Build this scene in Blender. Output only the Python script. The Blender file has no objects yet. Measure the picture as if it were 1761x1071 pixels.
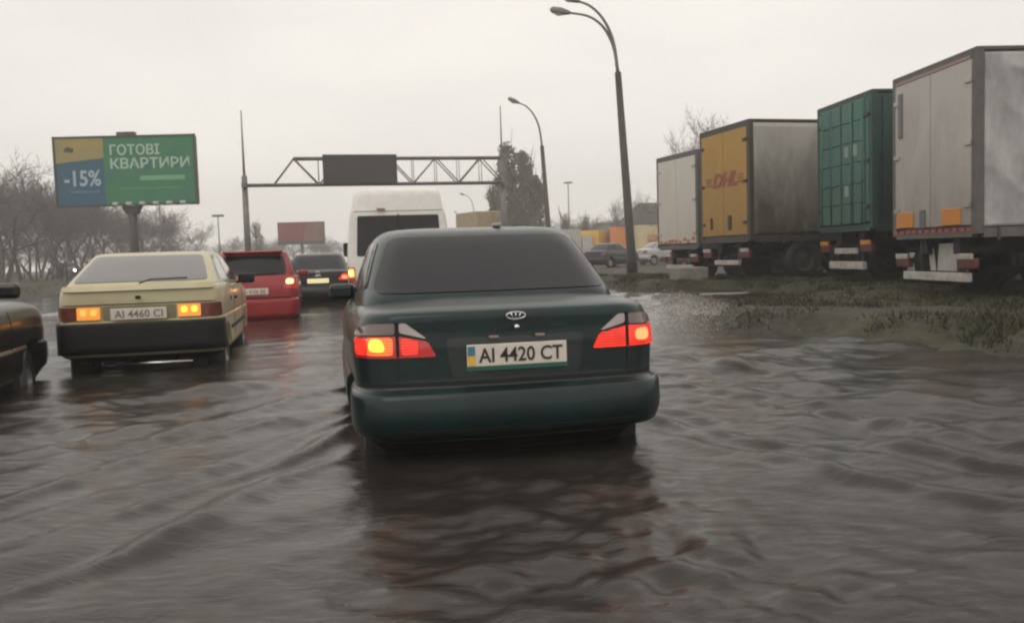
import bpy, bmesh, math, random
import numpy as np
from math import radians, sin, cos, pi
from mathutils import Vector, Matrix, noise as mnoise
from mathutils.bvhtree import BVHTree
from mathutils.geometry import delaunay_2d_cdt
random.seed(7); rng = np.random.default_rng(7)
S = bpy.context.scene
COL = S.collection

# ------------------------------------------------------------------ camera
F = 1500.0; CX, CY = 880.5, 535.5           # focal length and centre in photo pixels
EYE = Vector((0, 0, 1.05))                  # eye height above the flood water (z = 0)
PITCH = math.atan(98.5 / F); ROLL = radians(-1.8)
cam_d = bpy.data.cameras.new('camera'); cam = bpy.data.objects.new('camera', cam_d); COL.objects.link(cam)
CAM = Matrix.Rotation(radians(90) - PITCH, 4, 'X') @ Matrix.Rotation(ROLL, 4, 'Z')
cam.matrix_world = Matrix.Translation(EYE) @ CAM
cam_d.sensor_width = 36; cam_d.lens = 36 * F / 1761.0; cam_d.clip_start = 0.05; cam_d.clip_end = 3000
S.camera = cam

# ------------------------------------------------------------------ world, sun, exposure
SUN_EL, SUN_ROT = radians(50), radians(200)
W = bpy.data.worlds.new('World'); S.world = W; W.use_nodes = True
nt = W.node_tree; nt.nodes.clear()
def N(tree, t, **k):
    n = tree.nodes.new(t)
    for a, b in k.items(): setattr(n, a, b)
    return n
out = N(nt, 'ShaderNodeOutputWorld'); bg = N(nt, 'ShaderNodeBackground'); bg.inputs[1].default_value = 0.117
sky = N(nt, 'ShaderNodeTexSky', sky_type='NISHITA', sun_disc=False, sun_elevation=SUN_EL, sun_rotation=SUN_ROT)
tc = N(nt, 'ShaderNodeTexCoord'); mp = N(nt, 'ShaderNodeMapping'); mp.inputs['Scale'].default_value = (1, 1, 3.0)
nz = N(nt, 'ShaderNodeTexNoise'); nz.inputs['Scale'].default_value = 2.2; nz.inputs['Detail'].default_value = 5
cr = N(nt, 'ShaderNodeValToRGB')
cr.color_ramp.elements[0].position = 0.28; cr.color_ramp.elements[0].color = (8.0, 7.6, 7.2, 1)
cr.color_ramp.elements[1].position = 0.72; cr.color_ramp.elements[1].color = (9.6, 9.05, 8.3, 1)
mx = N(nt, 'ShaderNodeMixRGB'); mx.inputs[0].default_value = 0.95
nt.links.new(tc.outputs['Generated'], mp.inputs[0]); nt.links.new(mp.outputs[0], nz.inputs['Vector'])
nt.links.new(nz.outputs[0], cr.inputs[0]); nt.links.new(sky.outputs[0], mx.inputs[1]); nt.links.new(cr.outputs[0], mx.inputs[2])
nt.links.new(mx.outputs[0], bg.inputs[0]); nt.links.new(bg.outputs[0], out.inputs[0])
sd = bpy.data.lights.new('sun', 'SUN'); sd.energy = 0.6; sd.angle = radians(40); sd.color = (1, .95, .88)
sun = bpy.data.objects.new('sun', sd); COL.objects.link(sun); sun.rotation_euler = (radians(40), 0, radians(-20)); sun.location = (0, -20, 40)
S.view_settings.view_transform = 'Standard'; S.view_settings.look = 'None'; S.view_settings.exposure = 0; S.view_settings.gamma = 1
S.cycles.use_denoising = True
S.cycles.filter_width = 2.3
S.cycles.max_bounces = 6; S.cycles.volume_bounces = 1

# ------------------------------------------------------------------ helpers
def at(px, py, Y):
    d = CAM.to_3x3() @ Vector(((px - CX) / F, (CY - py) / F, -1))
    return EYE + d * ((Y - EYE.y) / d.y)
def link(o, parent=None):
    COL.objects.link(o)
    if parent is not None: o.parent = parent
    return o
def tag(o, label=None, cat=None, group=None, kind=None):
    if label: o['label'] = label
    if cat: o['category'] = cat
    if group: o['group'] = group
    if kind: o['kind'] = kind
    return o
def empty(name, loc, rz=0, label=None, cat=None, group=None):
    o = bpy.data.objects.new(name, None); o.location = loc; o.rotation_euler = (0, 0, rz); o.empty_display_size = .3
    link(o); return tag(o, label, cat, group)
def copy_tree(o, parent=None):
    c = o.copy(); COL.objects.link(c)
    if parent is not None: c.parent = parent
    for ch in o.children: copy_tree(ch, c)
    return c
MATS = {}
def mat(name, col, rough=.5, metal=0, emit=None, es=0, var=.0, scale=6, coat=0, bump=0, col2=None, spec=.5, bscale=None, stretch=None):
    if name in MATS: return MATS[name]
    m = bpy.data.materials.new(name); m.use_nodes = True; t = m.node_tree; b = t.nodes['Principled BSDF']
    c = (*col, 1)
    b.inputs['Base Color'].default_value = c; b.inputs['Roughness'].default_value = rough; b.inputs['Metallic'].default_value = metal
    b.inputs['Specular IOR Level'].default_value = spec
    if coat: b.inputs['Coat Weight'].default_value = coat; b.inputs['Coat Roughness'].default_value = .06
    if emit and es < 3 and emit[0] > .9 and emit[1] < .2 and es > .3:      # ribbed lens over the lamp
        tq = N(t, 'ShaderNodeTexCoord'); wq = N(t, 'ShaderNodeTexWave', bands_direction='Z'); wq.inputs['Scale'].default_value = 22; wq.inputs['Distortion'].default_value = 1.2
        nq = N(t, 'ShaderNodeTexNoise'); nq.inputs['Scale'].default_value = 14; aq = N(t, 'ShaderNodeMath', operation='MULTIPLY'); mq = N(t, 'ShaderNodeMapRange'); mq.inputs[3].default_value = es * .25; mq.inputs[4].default_value = es * 2.6
        t.links.new(tq.outputs['Object'], wq.inputs[0]); t.links.new(tq.outputs['Object'], nq.inputs['Vector']); t.links.new(wq.outputs['Fac'], aq.inputs[0]); t.links.new(nq.outputs[0], aq.inputs[1]); t.links.new(aq.outputs[0], mq.inputs[0]); t.links.new(mq.outputs[0], b.inputs['Emission Strength'])
    if emit: b.inputs['Emission Color'].default_value = (*emit, 1); b.inputs['Emission Strength'].default_value = es
    if var or bump:
        tcn = N(t, 'ShaderNodeTexCoord'); mpn = N(t, 'ShaderNodeMapping')
        if stretch: mpn.inputs['Scale'].default_value = stretch
        t.links.new(tcn.outputs['Object'], mpn.inputs[0])
    if var:
        n = N(t, 'ShaderNodeTexNoise'); n.inputs['Scale'].default_value = scale; n.inputs['Detail'].default_value = 8; n.inputs['Roughness'].default_value = .65
        r = N(t, 'ShaderNodeValToRGB'); c2 = col2 or tuple(x * (1 - var) for x in col)
        r.color_ramp.elements[0].position = .35; r.color_ramp.elements[0].color = (*c2, 1)
        r.color_ramp.elements[1].position = .65; r.color_ramp.elements[1].color = c
        t.links.new(mpn.outputs[0], n.inputs['Vector']); t.links.new(n.outputs[0], r.inputs[0]); t.links.new(r.outputs[0], b.inputs['Base Color'])
    if bump:
        n2 = N(t, 'ShaderNodeTexNoise'); n2.inputs['Scale'].default_value = bscale or scale * 2; n2.inputs['Detail'].default_value = 4
        bp = N(t, 'ShaderNodeBump'); bp.inputs['Strength'].default_value = bump; bp.inputs['Distance'].default_value = .02
        t.links.new(mpn.outputs[0], n2.inputs['Vector']); t.links.new(n2.outputs[0], bp.inputs['Height']); t.links.new(bp.outputs[0], b.inputs['Normal'])
    MATS[name] = m; return m
def paint(name, col, dirt=(.05, .045, .04), amt=.5, metal=.0):
    return mat(name, col, .32, metal, var=amt, scale=3.0, col2=tuple(c * (1 - amt) + d * amt for c, d in zip(col, dirt)), coat=.35, spec=.4)

class MB:
    """collects shapes into one mesh"""
    def __init__(s): s.v = []; s.f = []; s.sm = []
    def add(s, vs, fs, smooth=False):
        b = len(s.v); s.v += [tuple(v) for v in vs]; s.f += [tuple(b + i for i in f) for f in fs]; s.sm += [smooth] * len(fs); return s
    def box(s, c, d, rot=None, bev=0.0):
        bm = bmesh.new(); bmesh.ops.create_cube(bm, size=1)
        bmesh.ops.scale(bm, vec=d, verts=bm.verts)
        if bev: bmesh.ops.bevel(bm, geom=list(bm.edges), offset=bev, segments=2, affect='EDGES', profile=.5)
        M = Matrix.Translation(Vector(c)) @ (rot.to_4x4() if rot else Matrix())
        bm.verts.index_update()
        s.add([M @ v.co for v in bm.verts], [[v.index for v in f.verts] for f in bm.faces]); bm.free(); return s
    def tube(s, pts, rad, seg=8, cap=True):
        pts = [Vector(p) for p in pts]; n = len(pts)
        if not hasattr(rad, '__len__'): rad = [rad] * n
        vs = []; fs = []; up = None
        for i, p in enumerate(pts):
            d = (pts[min(i + 1, n - 1)] - pts[max(i - 1, 0)]).normalized()
            if up is None: up = d.orthogonal().normalized()
            a = (up - d * up.dot(d))
            a = a.normalized() if a.length > 1e-6 else d.orthogonal().normalized()
            up = a; b = d.cross(a)
            for k in range(seg):
                t = 2 * pi * k / seg; vs.append(p + (a * cos(t) + b * sin(t)) * rad[i])
        for i in range(n - 1):
            for k in range(seg):
                fs.append((i * seg + k, i * seg + (k + 1) % seg, (i + 1) * seg + (k + 1) % seg, (i + 1) * seg + k))
        if cap: fs += [tuple(range(seg - 1, -1, -1)), tuple(range((n - 1) * seg, n * seg))]
        return s.add(vs, fs, True)
    def lathe(s, prof, c, axis='X', seg=28):
        vs = []; fs = []; n = len(prof)
        for k in range(seg):
            t = 2 * pi * k / seg
            for (r, h) in prof:
                p = (h, r * cos(t), r * sin(t)) if axis == 'X' else (r * cos(t), r * sin(t), h)
                vs.append(Vector(c) + Vector(p))
        for k in range(seg):
            k2 = (k + 1) % seg
            for i in range(n - 1): fs.append((k * n + i, k * n + i + 1, k2 * n + i + 1, k2 * n + i))
        return s.add(vs, fs, True)
    def prism(s, poly, y0, y1):
        """poly in (x,z), extruded along y"""
        n = len(poly); vs = [(x, y0, z) for x, z in poly] + [(x, y1, z) for x, z in poly]
        fs = [tuple(range(n)), tuple(range(2 * n - 1, n - 1, -1))] + [(i, n + i, n + (i + 1) % n, (i + 1) % n) for i in range(n)]
        return s.add(vs, fs)
    def build(s, name, m, parent=None, fix=True):
        me = bpy.data.meshes.new(name); me.from_pydata(s.v, [], s.f)
        me.polygons.foreach_set('use_smooth', s.sm)
        if fix:
            bm = bmesh.new(); bm.from_mesh(me); bmesh.ops.recalc_face_normals(bm, faces=bm.faces); bm.to_mesh(me); bm.free()
        if m: me.materials.append(m)
        me.update()
        return link(bpy.data.objects.new(name, me), parent)

def np_mesh(name, verts, faces, m, parent=None, smooth=True):
    me = bpy.data.meshes.new(name); verts = np.asarray(verts, dtype=np.float32); faces = np.asarray(faces, dtype=np.int32)
    k = faces.shape[1]
    me.vertices.add(len(verts)); me.vertices.foreach_set('co', verts.ravel())
    me.loops.add(faces.size); me.loops.foreach_set('vertex_index', faces.ravel())
    me.polygons.add(len(faces)); me.polygons.foreach_set('loop_start', np.arange(0, faces.size, k, dtype=np.int32))
    me.polygons.foreach_set('use_smooth', np.full(len(faces), smooth, dtype=bool))
    me.update(calc_edges=True); me.validate()
    if m: me.materials.append(m)
    return link(bpy.data.objects.new(name, me), parent)

def text_obj(name, txt, m, parent, M, height=None, width=None, ext=.004, bold=0.0, shear=0):
    """text laid in the local XY plane of matrix M, scaled to a given height and width, centred"""
    cu = bpy.data.curves.new(name, 'FONT'); cu.body = txt; cu.extrude = .01; cu.offset = bold; cu.shear = shear; cu.resolution_u = 3
    o = bpy.data.objects.new(name, cu); COL.objects.link(o)
    dg = bpy.context.evaluated_depsgraph_get(); dg.update()
    me = bpy.data.meshes.new_from_object(o.evaluated_get(dg)); bpy.data.objects.remove(o); bpy.data.curves.remove(cu)
    co = np.empty(len(me.vertices) * 3, dtype=np.float32); me.vertices.foreach_get('co', co); co = co.reshape(-1, 3)
    mn, mxx = co.min(0), co.max(0); sz = mxx - mn
    sy = height / sz[1] if height else width / sz[0]; sx = width / sz[0] if width else sy
    co = (co - (mn + mxx) / 2) * np.array([sx, sy, 1]); co[:, 2] *= ext / .01
    A = np.array(M.to_3x3()); co = co @ A.T + np.array(M.translation)
    me.vertices.foreach_set('co', co.astype(np.float32).ravel()); me.update(); me.materials.clear(); me.materials.append(m)
    me.name = name
    return link(bpy.data.objects.new(name, me), parent)
# local frame for writing on a face that looks towards -Y: text x -> X, text y -> Z, text z -> -Y
FACE = Matrix(((1, 0, 0, 0), (0, 0, -1, 0), (0, 1, 0, 0), (0, 0, 0, 1)))
def face_at(x, y, z): return Matrix.Translation((x, y, z)) @ FACE

def round_poly(poly, r, k=4):
    out = []; n = len(poly)
    for i in range(n):
        p0, p, p1 = Vector(poly[i - 1]), Vector(poly[i]), Vector(poly[(i + 1) % n])
        a = (p0 - p); b = (p1 - p); rr = min(r, a.length * .45, b.length * .45)
        A = p + a.normalized() * rr; B = p + b.normalized() * rr
        for j in range(k + 1):
            t = j / k; out.append(tuple(A * (1 - t) ** 2 + p * 2 * t * (1 - t) + B * t * t))
    return out

def patch(name, bvh, poly, m, parent, axis='rear', off=.006, res=.04, skirt=.02):
    """a panel that follows the body: an outline seen along an axis, laid on the surface found by rays"""
    pts = []
    n = len(poly)
    for i in range(n):
        a, b = Vector(poly[i]), Vector(poly[(i + 1) % n]); k = max(1, int((b - a).length / res))
        for j in range(k): pts.append(a.lerp(b, j / k))
    nb = len(pts); edges = [(i, (i + 1) % nb) for i in range(nb)]
    xs = [p.x for p in pts]; ys = [p.y for p in pts]
    def inside(q):
        c = False
        for i in range(nb):
            a, b = pts[i], pts[i - 1]
            if (a.y > q.y) != (b.y > q.y) and q.x < (b.x - a.x) * (q.y - a.y) / (b.y - a.y) + a.x: c = not c
        return c
    allp = list(pts); y = min(ys) + res * .5
    while y < max(ys):
        x = min(xs) + res * .5
        while x < max(xs):
            q = Vector((x, y))
            if inside(q) and min((q - p).length for p in pts) > res * .45: allp.append(q)
            x += res
        y += res
    vs2, es, fs, *_ = delaunay_2d_cdt(allp, edges, [], 1, 1e-5)
    dirs = {'rear': Vector((0, 1, 0)), 'front': Vector((0, -1, 0)), 'right': Vector((-1, 0, 0)), 'left': Vector((1, 0, 0)), 'top': Vector((0, 0, -1))}
    d = dirs[axis]; P = []; good = []
    for q in vs2:
        if axis in ('rear', 'front'): o = Vector((q.x, 0, q.y))
        elif axis == 'top': o = Vector((q.x, q.y, 0))
        else: o = Vector((0, q.x, q.y))
        loc, nor, _, _ = bvh.ray_cast(o - d * 12, d)
        if loc is None: P.append(None); continue
        if nor.dot(d) > 0: nor = -nor
        P.append((loc + nor * off, nor))
    last = next((p for p in P if p), None)
    if last is None: return None
    faces = [f for f in fs if all(P[i] for i in f)]
    P = [p or last for p in P]
    bm = bmesh.new(); vv = [bm.verts.new(p[0]) for p in P]
    for f in faces:
        try: bm.faces.new([vv[i] for i in f])
        except ValueError: pass
    bm.verts.index_update()
    nm = {v: P[i][1] for i, v in enumerate(vv)}
    be = [e for e in bm.edges if len(e.link_faces) == 1]; low = {}
    for e in be:
        for v in e.verts:
            if v not in low: low[v] = bm.verts.new(v.co - nm[v] * skirt)
    for e in be: bm.faces.new((e.verts[0], e.verts[1], low[e.verts[1]], low[e.verts[0]]))
    bmesh.ops.delete(bm, geom=[v for v in bm.verts if not v.link_faces], context='VERTS')
    bmesh.ops.recalc_face_normals(bm, faces=bm.faces)
    c = sum((f.normal.dot(-d) * f.calc_area() for f in bm.faces), 0)
    if c < 0: bmesh.ops.reverse_faces(bm, faces=bm.faces)
    for f in bm.faces: f.smooth = True
    for e in bm.edges:
        if len(e.link_faces) == 2 and e.calc_face_angle(0) > .7: e.smooth = False
    me = bpy.data.meshes.new(name); bm.to_mesh(me); bm.free(); me.materials.append(m)
    return link(bpy.data.objects.new(name, me), parent)

def catmull(rows, sub):
    rows = [np.array(r, float) for r in rows]; out = []
    for i in range(len(rows) - 1):
        p0, p1, p2, p3 = rows[max(i - 1, 0)], rows[i], rows[i + 1], rows[min(i + 2, len(rows) - 1)]
        # limited tangents keep creases crisp
        def tan(a, b, c):
            t = (c - a) / 2; lim = 2 * np.minimum(np.abs(b - a), np.abs(c - b)); lim[(b - a) * (c - b) < 0] = 0
            return np.clip(t, -lim, lim)
        m1 = tan(p0, p1, p2) if i > 0 else p2 - p1; m2 = tan(p1, p2, p3) if i < len(rows) - 2 else p2 - p1
        for j in range(sub):
            t = j / sub; t2, t3 = t * t, t ** 3
            out.append(p1 * (2 * t3 - 3 * t2 + 1) + m1 * (t3 - 2 * t2 + t) + p2 * (-2 * t3 + 3 * t2) + m2 * (t3 - t2))
    out.append(rows[-1]); return out

def outline(lv, tap, M=7, K=7, SN=22):
    z, w, yr, yf, rx, ry, bul = lv; fx, fy, fb = min(rx * 1.3, w * .9), min(ry * 1.5, (yf - yr) * .3), bul * 1.6
    h = []
    for i in range(M + 1): x = (w - rx) * i / M; h.append((x, yr + bul * (x / max(w, 1e-3)) ** 2))
    yc = h[-1][1]; yfc = yf - fb * ((w - fx) / max(w, 1e-3)) ** 2
    for i in range(1, K + 1): a = i / K * pi / 2; h.append((w - rx + rx * sin(a), yc + ry * (1 - cos(a))))
    y0, y1 = yc + ry, yfc - fy
    for i in range(1, SN): h.append((w, y0 + (y1 - y0) * i / SN))
    for i in range(0, K): a = i / K * pi / 2; h.append((w - fx + fx * cos(a), y1 + fy * sin(a)))
    for i in range(M, -1, -1): x = (w - fx) * i / M; h.append((x, yf - fb * (x / max(w, 1e-3)) ** 2))
    ym, hl = (yr + yf) / 2, max((yf - yr) / 2, 1e-3)
    h = [(x * (1 - tap * ((y - ym) / hl) ** 2), y) for x, y in h]
    return h + [(-x, y) for x, y in h[-2:0:-1]]

def loft(levels, tap, zf=lambda z, y: z, sub=3, off=0.0, **k):
    rows = catmull(levels, sub); vs = []; fs = []; n = None
    for lv in rows:
        o = outline(lv, tap, **k); n = len(o); vs += [Vector((x, y, zf(lv[0], y))) for x, y in o]
    R = len(rows)
    for i in range(R - 1):
        for j in range(n): fs.append((i * n + j, i * n + (j + 1) % n, (i + 1) * n + (j + 1) % n, (i + 1) * n + j))
    fs += [tuple(range(n - 1, -1, -1)), tuple(range((R - 1) * n, R * n))]
    return vs, fs, n, R
def mesh_from(vs, fs, name):
    me = bpy.data.meshes.new(name); me.from_pydata([tuple(v) for v in vs], [], fs)
    bm = bmesh.new(); bm.from_mesh(me); bmesh.ops.recalc_face_normals(bm, faces=bm.faces)
    for f in bm.faces: f.smooth = len(f.verts) == 4
    bm.to_mesh(me); bm.free(); return me
def bvh_of(me): return BVHTree.FromPolygons([v.co.copy() for v in me.vertices], [tuple(p.vertices) for p in me.polygons])
def cut(me, cyls):
    """cut round wheel arches out of a closed body"""
    o = link(bpy.data.objects.new('cutting', me)); tools = []
    for (x0, x1, y, z, r) in cyls:
        b = MB(); b.lathe([(0.0001, x0), (r, x0), (r, x1), (.0001, x1)], (0, y, z), 'X', 32)
        t = b.build('tool', None); tools.append(t)
        md = o.modifiers.new('c', 'BOOLEAN'); md.operation = 'DIFFERENCE'; md.object = t; md.solver = 'EXACT'
    dg = bpy.context.evaluated_depsgraph_get(); dg.update()
    r = bpy.data.meshes.new_from_object(o.evaluated_get(dg))
    bpy.data.objects.remove(o)
    for t in tools: bpy.data.objects.remove(t)
    r.materials.clear(); return r
def bumper_shell(levels, tap, z0, z1, ymax, name, m, parent, zf=lambda z, y: z, off=.014, front=False):
    rows = [r for r in catmull(levels, 3) if z0 - 1e-6 <= r[0] <= z1 + 1e-6]; grid = []
    rows = [rows[0]] + rows + [rows[-1]]
    for q, lv in enumerate(rows):
        o = [p for p in outline(lv, tap)]; n = len(o); h = n // 2 + 1
        right = o[:h]; ring = [(-x, y) for x, y in right[::-1]] + right[1:]     # from the front centre over the left side, rear, right side
        if front: sel = None
        line = [p for p in ring if p[1] < ymax]; e = off if 0 < q < len(rows) - 1 else -.02
        L = []
        for i, p in enumerate(line):
            a, b = line[max(i - 1, 0)], line[min(i + 1, len(line) - 1)]; t = Vector((b[0] - a[0], b[1] - a[1])).normalized(); nn = Vector((t.y, -t.x))
            ee = e if 0 < i < len(line) - 1 else -.02
            L.append(Vector((p[0] + nn.x * ee, p[1] + nn.y * ee, zf(lv[0], p[1]))))
        grid.append(L)
    k = min(len(g) for g in grid); grid = [g[(len(g) - k) // 2:(len(g) - k) // 2 + k] for g in grid]
    b = MB(); vs = [v for g in grid for v in g]; fs = [(i * k + j, i * k + j + 1, (i + 1) * k + j + 1, (i + 1) * k + j) for i in range(len(grid) - 1) for j in range(k - 1)]
    b.add(vs, fs, True); return b.build(name, m, parent)

# shared materials
GLASS = mat('tinted_glass', (.010, .0108, .0145), .07, spec=.36, bump=.06, bscale=30, stretch=(1, 1, .25))
GLASS2 = mat('clear_dark_glass', (.09, .09, .095), .08, spec=.8, coat=.6)
RUBBER = mat('rubber', (.018, .018, .018), .6, var=.4, scale=20)
PLASTIC = mat('black_plastic', (.014, .013, .013), .55, var=.3, scale=15, spec=.3)
DARK = mat('dark_underside', (.012, .012, .012), .7)
STEEL = mat('rim_steel', (.35, .35, .36), .35, .7, var=.4, scale=12)
CHROME = mat('chrome', (.7, .7, .7), .15, 1)
PLATE = mat('plate_white', (.75, .68, .6), .4, var=.12, scale=14)
PLATELIT = mat('plate_lit', (.75, .7, .5), .4, emit=(1, .85, .4), es=.55)
INK = mat('plate_ink', (.02, .017, .015), .5)
LENSRED = mat('lens_red', (.35, .012, .015), .12, coat=1, emit=(1, .02, .02), es=.18)
LENSOFF = mat('lens_red_off', (.25, .012, .015), .12, coat=1)
LENSLIT = mat('lens_red_lit', (.5, .02, .015), .15, emit=(1, .05, .025), es=.8)
LENSCLEAR = mat('lens_clear', (.5, .44, .42), .12, coat=1)
BULBRED = mat('bulb_red', (.8, .1, .05), .3, emit=(1, .16, .05), es=3.2)
AMBER = mat('amber_lit', (.9, .4, .05), .3, emit=(1, .42, .04), es=2.2)
AMBERDIM = mat('amber_dim', (.75, .3, .05), .3, emit=(1, .35, .06), es=.55)
AMBEROFF = mat('amber_reflector', (.55, .2, .02), .35)
WHITELAMP = mat('white_lamp', (1, 1, .95), .2, emit=(1, .97, .9), es=9)
SEAM = mat('panel_gap', (.006, .006, .006), .8)
PLATELAMP = mat('plate_lamp', (.30, .24, .19), .3)

RIMD = mat('rim_shaded', (.05, .047, .044), .7, .2, var=.5, scale=6)  # trailer rims coloured dark to carry the shade under the trailers
def wheel(parent, x, y, r=.29, w=.18, side=1, rm=None):
    t = MB(); a = w / 2
    t.lathe([(r * .62, -a), (r * .93, -a), (r, -a * .7), (r * 1.0, a * .7), (r * .93, a), (r * .62, a)], (x, y, r))
    o = t.build('wheel', RUBBER, parent)
    k = MB(); k.lathe([(r * .63, a * .95 * side), (r * .58, a * .6 * side), (r * .45, a * .55 * side), (r * .2, a * .85 * side), (.001, a * .85 * side)], (x, y, r))
    k.build('rim', rm or STEEL, o); return o

def plate(parent, x, y, z, w=.52, h=.112, txt='', lit=False, flag=True, frame=None, ink=None):
    p = MB().box((x, y, z), (w, .012, h), bev=.004).build('number_plate', PLATELIT if lit else PLATE, parent)
    if flag:
        MB().box((x - w / 2 + .022, y - .008, z + h * .22), (.036, .006, h * .42)).build('flag_blue', mat('flag_blue', (.06, .2, .3), .5), p)
        MB().box((x - w / 2 + .022, y - .008, z - h * .22), (.036, .006, h * .42)).build('flag_yellow', mat('flag_yellow', (.8, .5, .05), .5), p)
    if txt: text_obj('plate_lettering', txt, ink or INK, p, face_at(x + (.018 if flag else 0), y - .0075, z), height=h * .66, width=w * (.84 if flag else .86), ext=.002, bold=.012)
    if frame: MB().box((x, y + .006, z - h / 2 - .012), (w * 1.02, .016, .022), bev=.003).build('plate_frame', frame, p)
    return p

def belt(ground, mid, front):
    """height factor along a car above the bumper line: boot, cabin belt, bonnet"""
    def zf(z, y):
        if z <= .62: return z
        k = np.interp(y, [0, .9, 1.6, 2.9, 3.4, 4.2], [1, 1, mid, mid * .99, front + .09, front]); return .62 + (z - .62) * k
    return zf

def car(name, label, cat, loc, rz, lower, upper, tap, zf, pm, group=None, wheels=(.72, 3.3), r=.29, w=.81, cap=True):
    root = empty(name, loc, rz, label, cat, group)
    vs, fs, n, R = loft(lower, tap, zf); me = mesh_from(vs, fs, 'body'); bl = bvh_of(me)
    wy = []
    for y in wheels: wy += [(w - .26, 1.2, y, r, r * 1.2), (-1.2, -(w - .26), y, r, r * 1.2)]
    me2 = cut(me, wy); me2.name = 'body'; me2.materials.append(pm)
    body = link(bpy.data.objects.new('body', me2), root)
    vs, fs, n, R = loft(upper, tap * .6); mu = mesh_from(vs, fs, 'cabin'); bu = bvh_of(mu); mu.materials.append(pm)
    cabin = link(bpy.data.objects.new('cabin', mu), root)
    for y in wheels:
        for s in (1, -1): wheel(root, s * (w - .13), y, r, .18, s)
    return root, bl, bu, body, cabin

def mirrors(root, x, y, z, m):
    for s in (1, -1):
        b = MB(); b.box((s * (x + .1), y, z), (.2, .1, .13), bev=.035); b.tube([(s * (x - .04), y + .03, z - .06), (s * (x + .05), y, z - .03)], .02, 6)
        b.build('mirror', m, root)

# ------------------------------------------------------------------ road frame and terrain
RA = radians(13.6)
def ts(x, y): return x * cos(RA) + y * sin(RA), -x * sin(RA) + y * cos(RA)
ROADZ = -.22
def sstep(a): a = np.clip(a, 0, 1); return a * a * (3 - 2 * a)
def terrain(x, y):
    x = np.asarray(x, float); y = np.asarray(y, float); t, s = ts(x, y)
    er = np.interp(s, [-20, 0, 6.5, 10.2, 11.2, 12.3, 13.5, 17, 19.5, 21, 26, 34, 60, 400], [7.4, 6.9, 6.35, 5.35, 5.4, 6.4, 8.6, 10.6, 10.2, 8.0, 8.9, 9.0, 9.5, 9.5])
    wig = .22 * np.sin(s * 1.7 + .6) + .14 * np.sin(s * 4.1 + 2) + .07 * np.sin(s * 9.3 + t)
    r = t - er - wig
    berm = .20 * sstep(r / .55) * (1 - .8 * sstep((r - 2.2) / 2.0)) + .03 * sstep(r / .9)
    left = -9.2 + .3 * np.sin(s * .6) + .15 * np.sin(s * 2.3)
    l = left - t
    bl = .13 * sstep(l / 1.2)
    up = np.maximum(berm, bl)
    land = np.maximum(sstep((r + .9) / .9), sstep((l + 1.2) / 1.2))
    h = ROADZ + (-ROADZ) * land * 1.0 + up - .004 * (1 - land)
    rough = .018 * np.sin(x * 3.1 + y * 1.3) * np.sin(y * 2.7 - x) + .012 * np.sin(x * 7.3 + 1) * np.sin(y * 6.1)
    return h + rough * np.maximum(sstep(r / .8), sstep(l / .8)) * (np.hypot(x, y) < 60)
def gz(x, y): return float(terrain(x, y))
def place(px, Y): x = (px - CX) / F * Y; return Vector((x, Y, gz(x, Y)))

def axis_pts(lo, hi, fine_lo, fine_hi, step, grow=1.12):
    a = list(np.arange(fine_lo, fine_hi + 1e-6, step)); d = step; v = fine_hi
    while v < hi: d *= grow; v += d; a.append(min(v, hi))
    d = step; v = fine_lo; pre = []
    while v > lo: d *= grow; v -= d; pre.append(max(v, lo))
    return np.array(sorted(set(pre)) + a)
def grid(name, xs, ys, zfun, m):
    X, Y = np.meshgrid(xs, ys); Z = zfun(X, Y); nx, ny = len(xs), len(ys)
    i = (np.arange(ny - 1)[:, None] * nx + np.arange(nx - 1)[None]).ravel()
    return np_mesh(name, np.stack([X, Y, Z], -1).reshape(-1, 3), np.stack([i, i + 1, i + nx + 1, i + nx], 1), m)

gm = bpy.data.materials.new('ground_soil_grass'); gm.use_nodes = True; t = gm.node_tree; b = t.nodes['Principled BSDF']
geo = N(t, 'ShaderNodeNewGeometry')
n1 = N(t, 'ShaderNodeTexNoise'); n1.inputs['Scale'].default_value = .55; n1.inputs['Detail'].default_value = 8
n2 = N(t, 'ShaderNodeTexNoise'); n2.inputs['Scale'].default_value = 9; n2.inputs['Detail'].default_value = 8
r1 = N(t, 'ShaderNodeValToRGB'); e = r1.color_ramp.elements
e[0].position = .44; e[0].color = (.030, .024, .018, 1); e[1].position = .68; e[1].color = (.040, .043, .014, 1)
r2 = N(t, 'ShaderNodeValToRGB'); r2.color_ramp.elements[0].color = (.5, .5, .5, 1); r2.color_ramp.elements[1].color = (1.5, 1.5, 1.5, 1)
r2.color_ramp.elements[0].position = .3; r2.color_ramp.elements[1].position = .7
mu = N(t, 'ShaderNodeMixRGB', blend_type='MULTIPLY'); mu.inputs[0].default_value = 1
bp = N(t, 'ShaderNodeBump'); bp.inputs['Strength'].default_value = .8; bp.inputs['Distance'].default_value = .04
for n_ in (n1, n2): t.links.new(geo.outputs['Position'], n_.inputs['Vector'])
t.links.new(n1.outputs[0], r1.inputs[0]); t.links.new(n2.outputs[0], r2.inputs[0]); t.links.new(r1.outputs[0], mu.inputs[1]); t.links.new(r2.outputs[0], mu.inputs[2])
t.links.new(mu.outputs[0], b.inputs['Base Color']); t.links.new(n2.outputs[0], bp.inputs['Height']); t.links.new(bp.outputs[0], b.inputs['Normal'])
b.inputs['Roughness'].default_value = .75
g = grid('ground', axis_pts(-230, 230, -14, 14, .18, 1.1), axis_pts(-60, 310, 2, 34, .18, 1.1), terrain, gm); tag(g, kind='structure')

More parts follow.
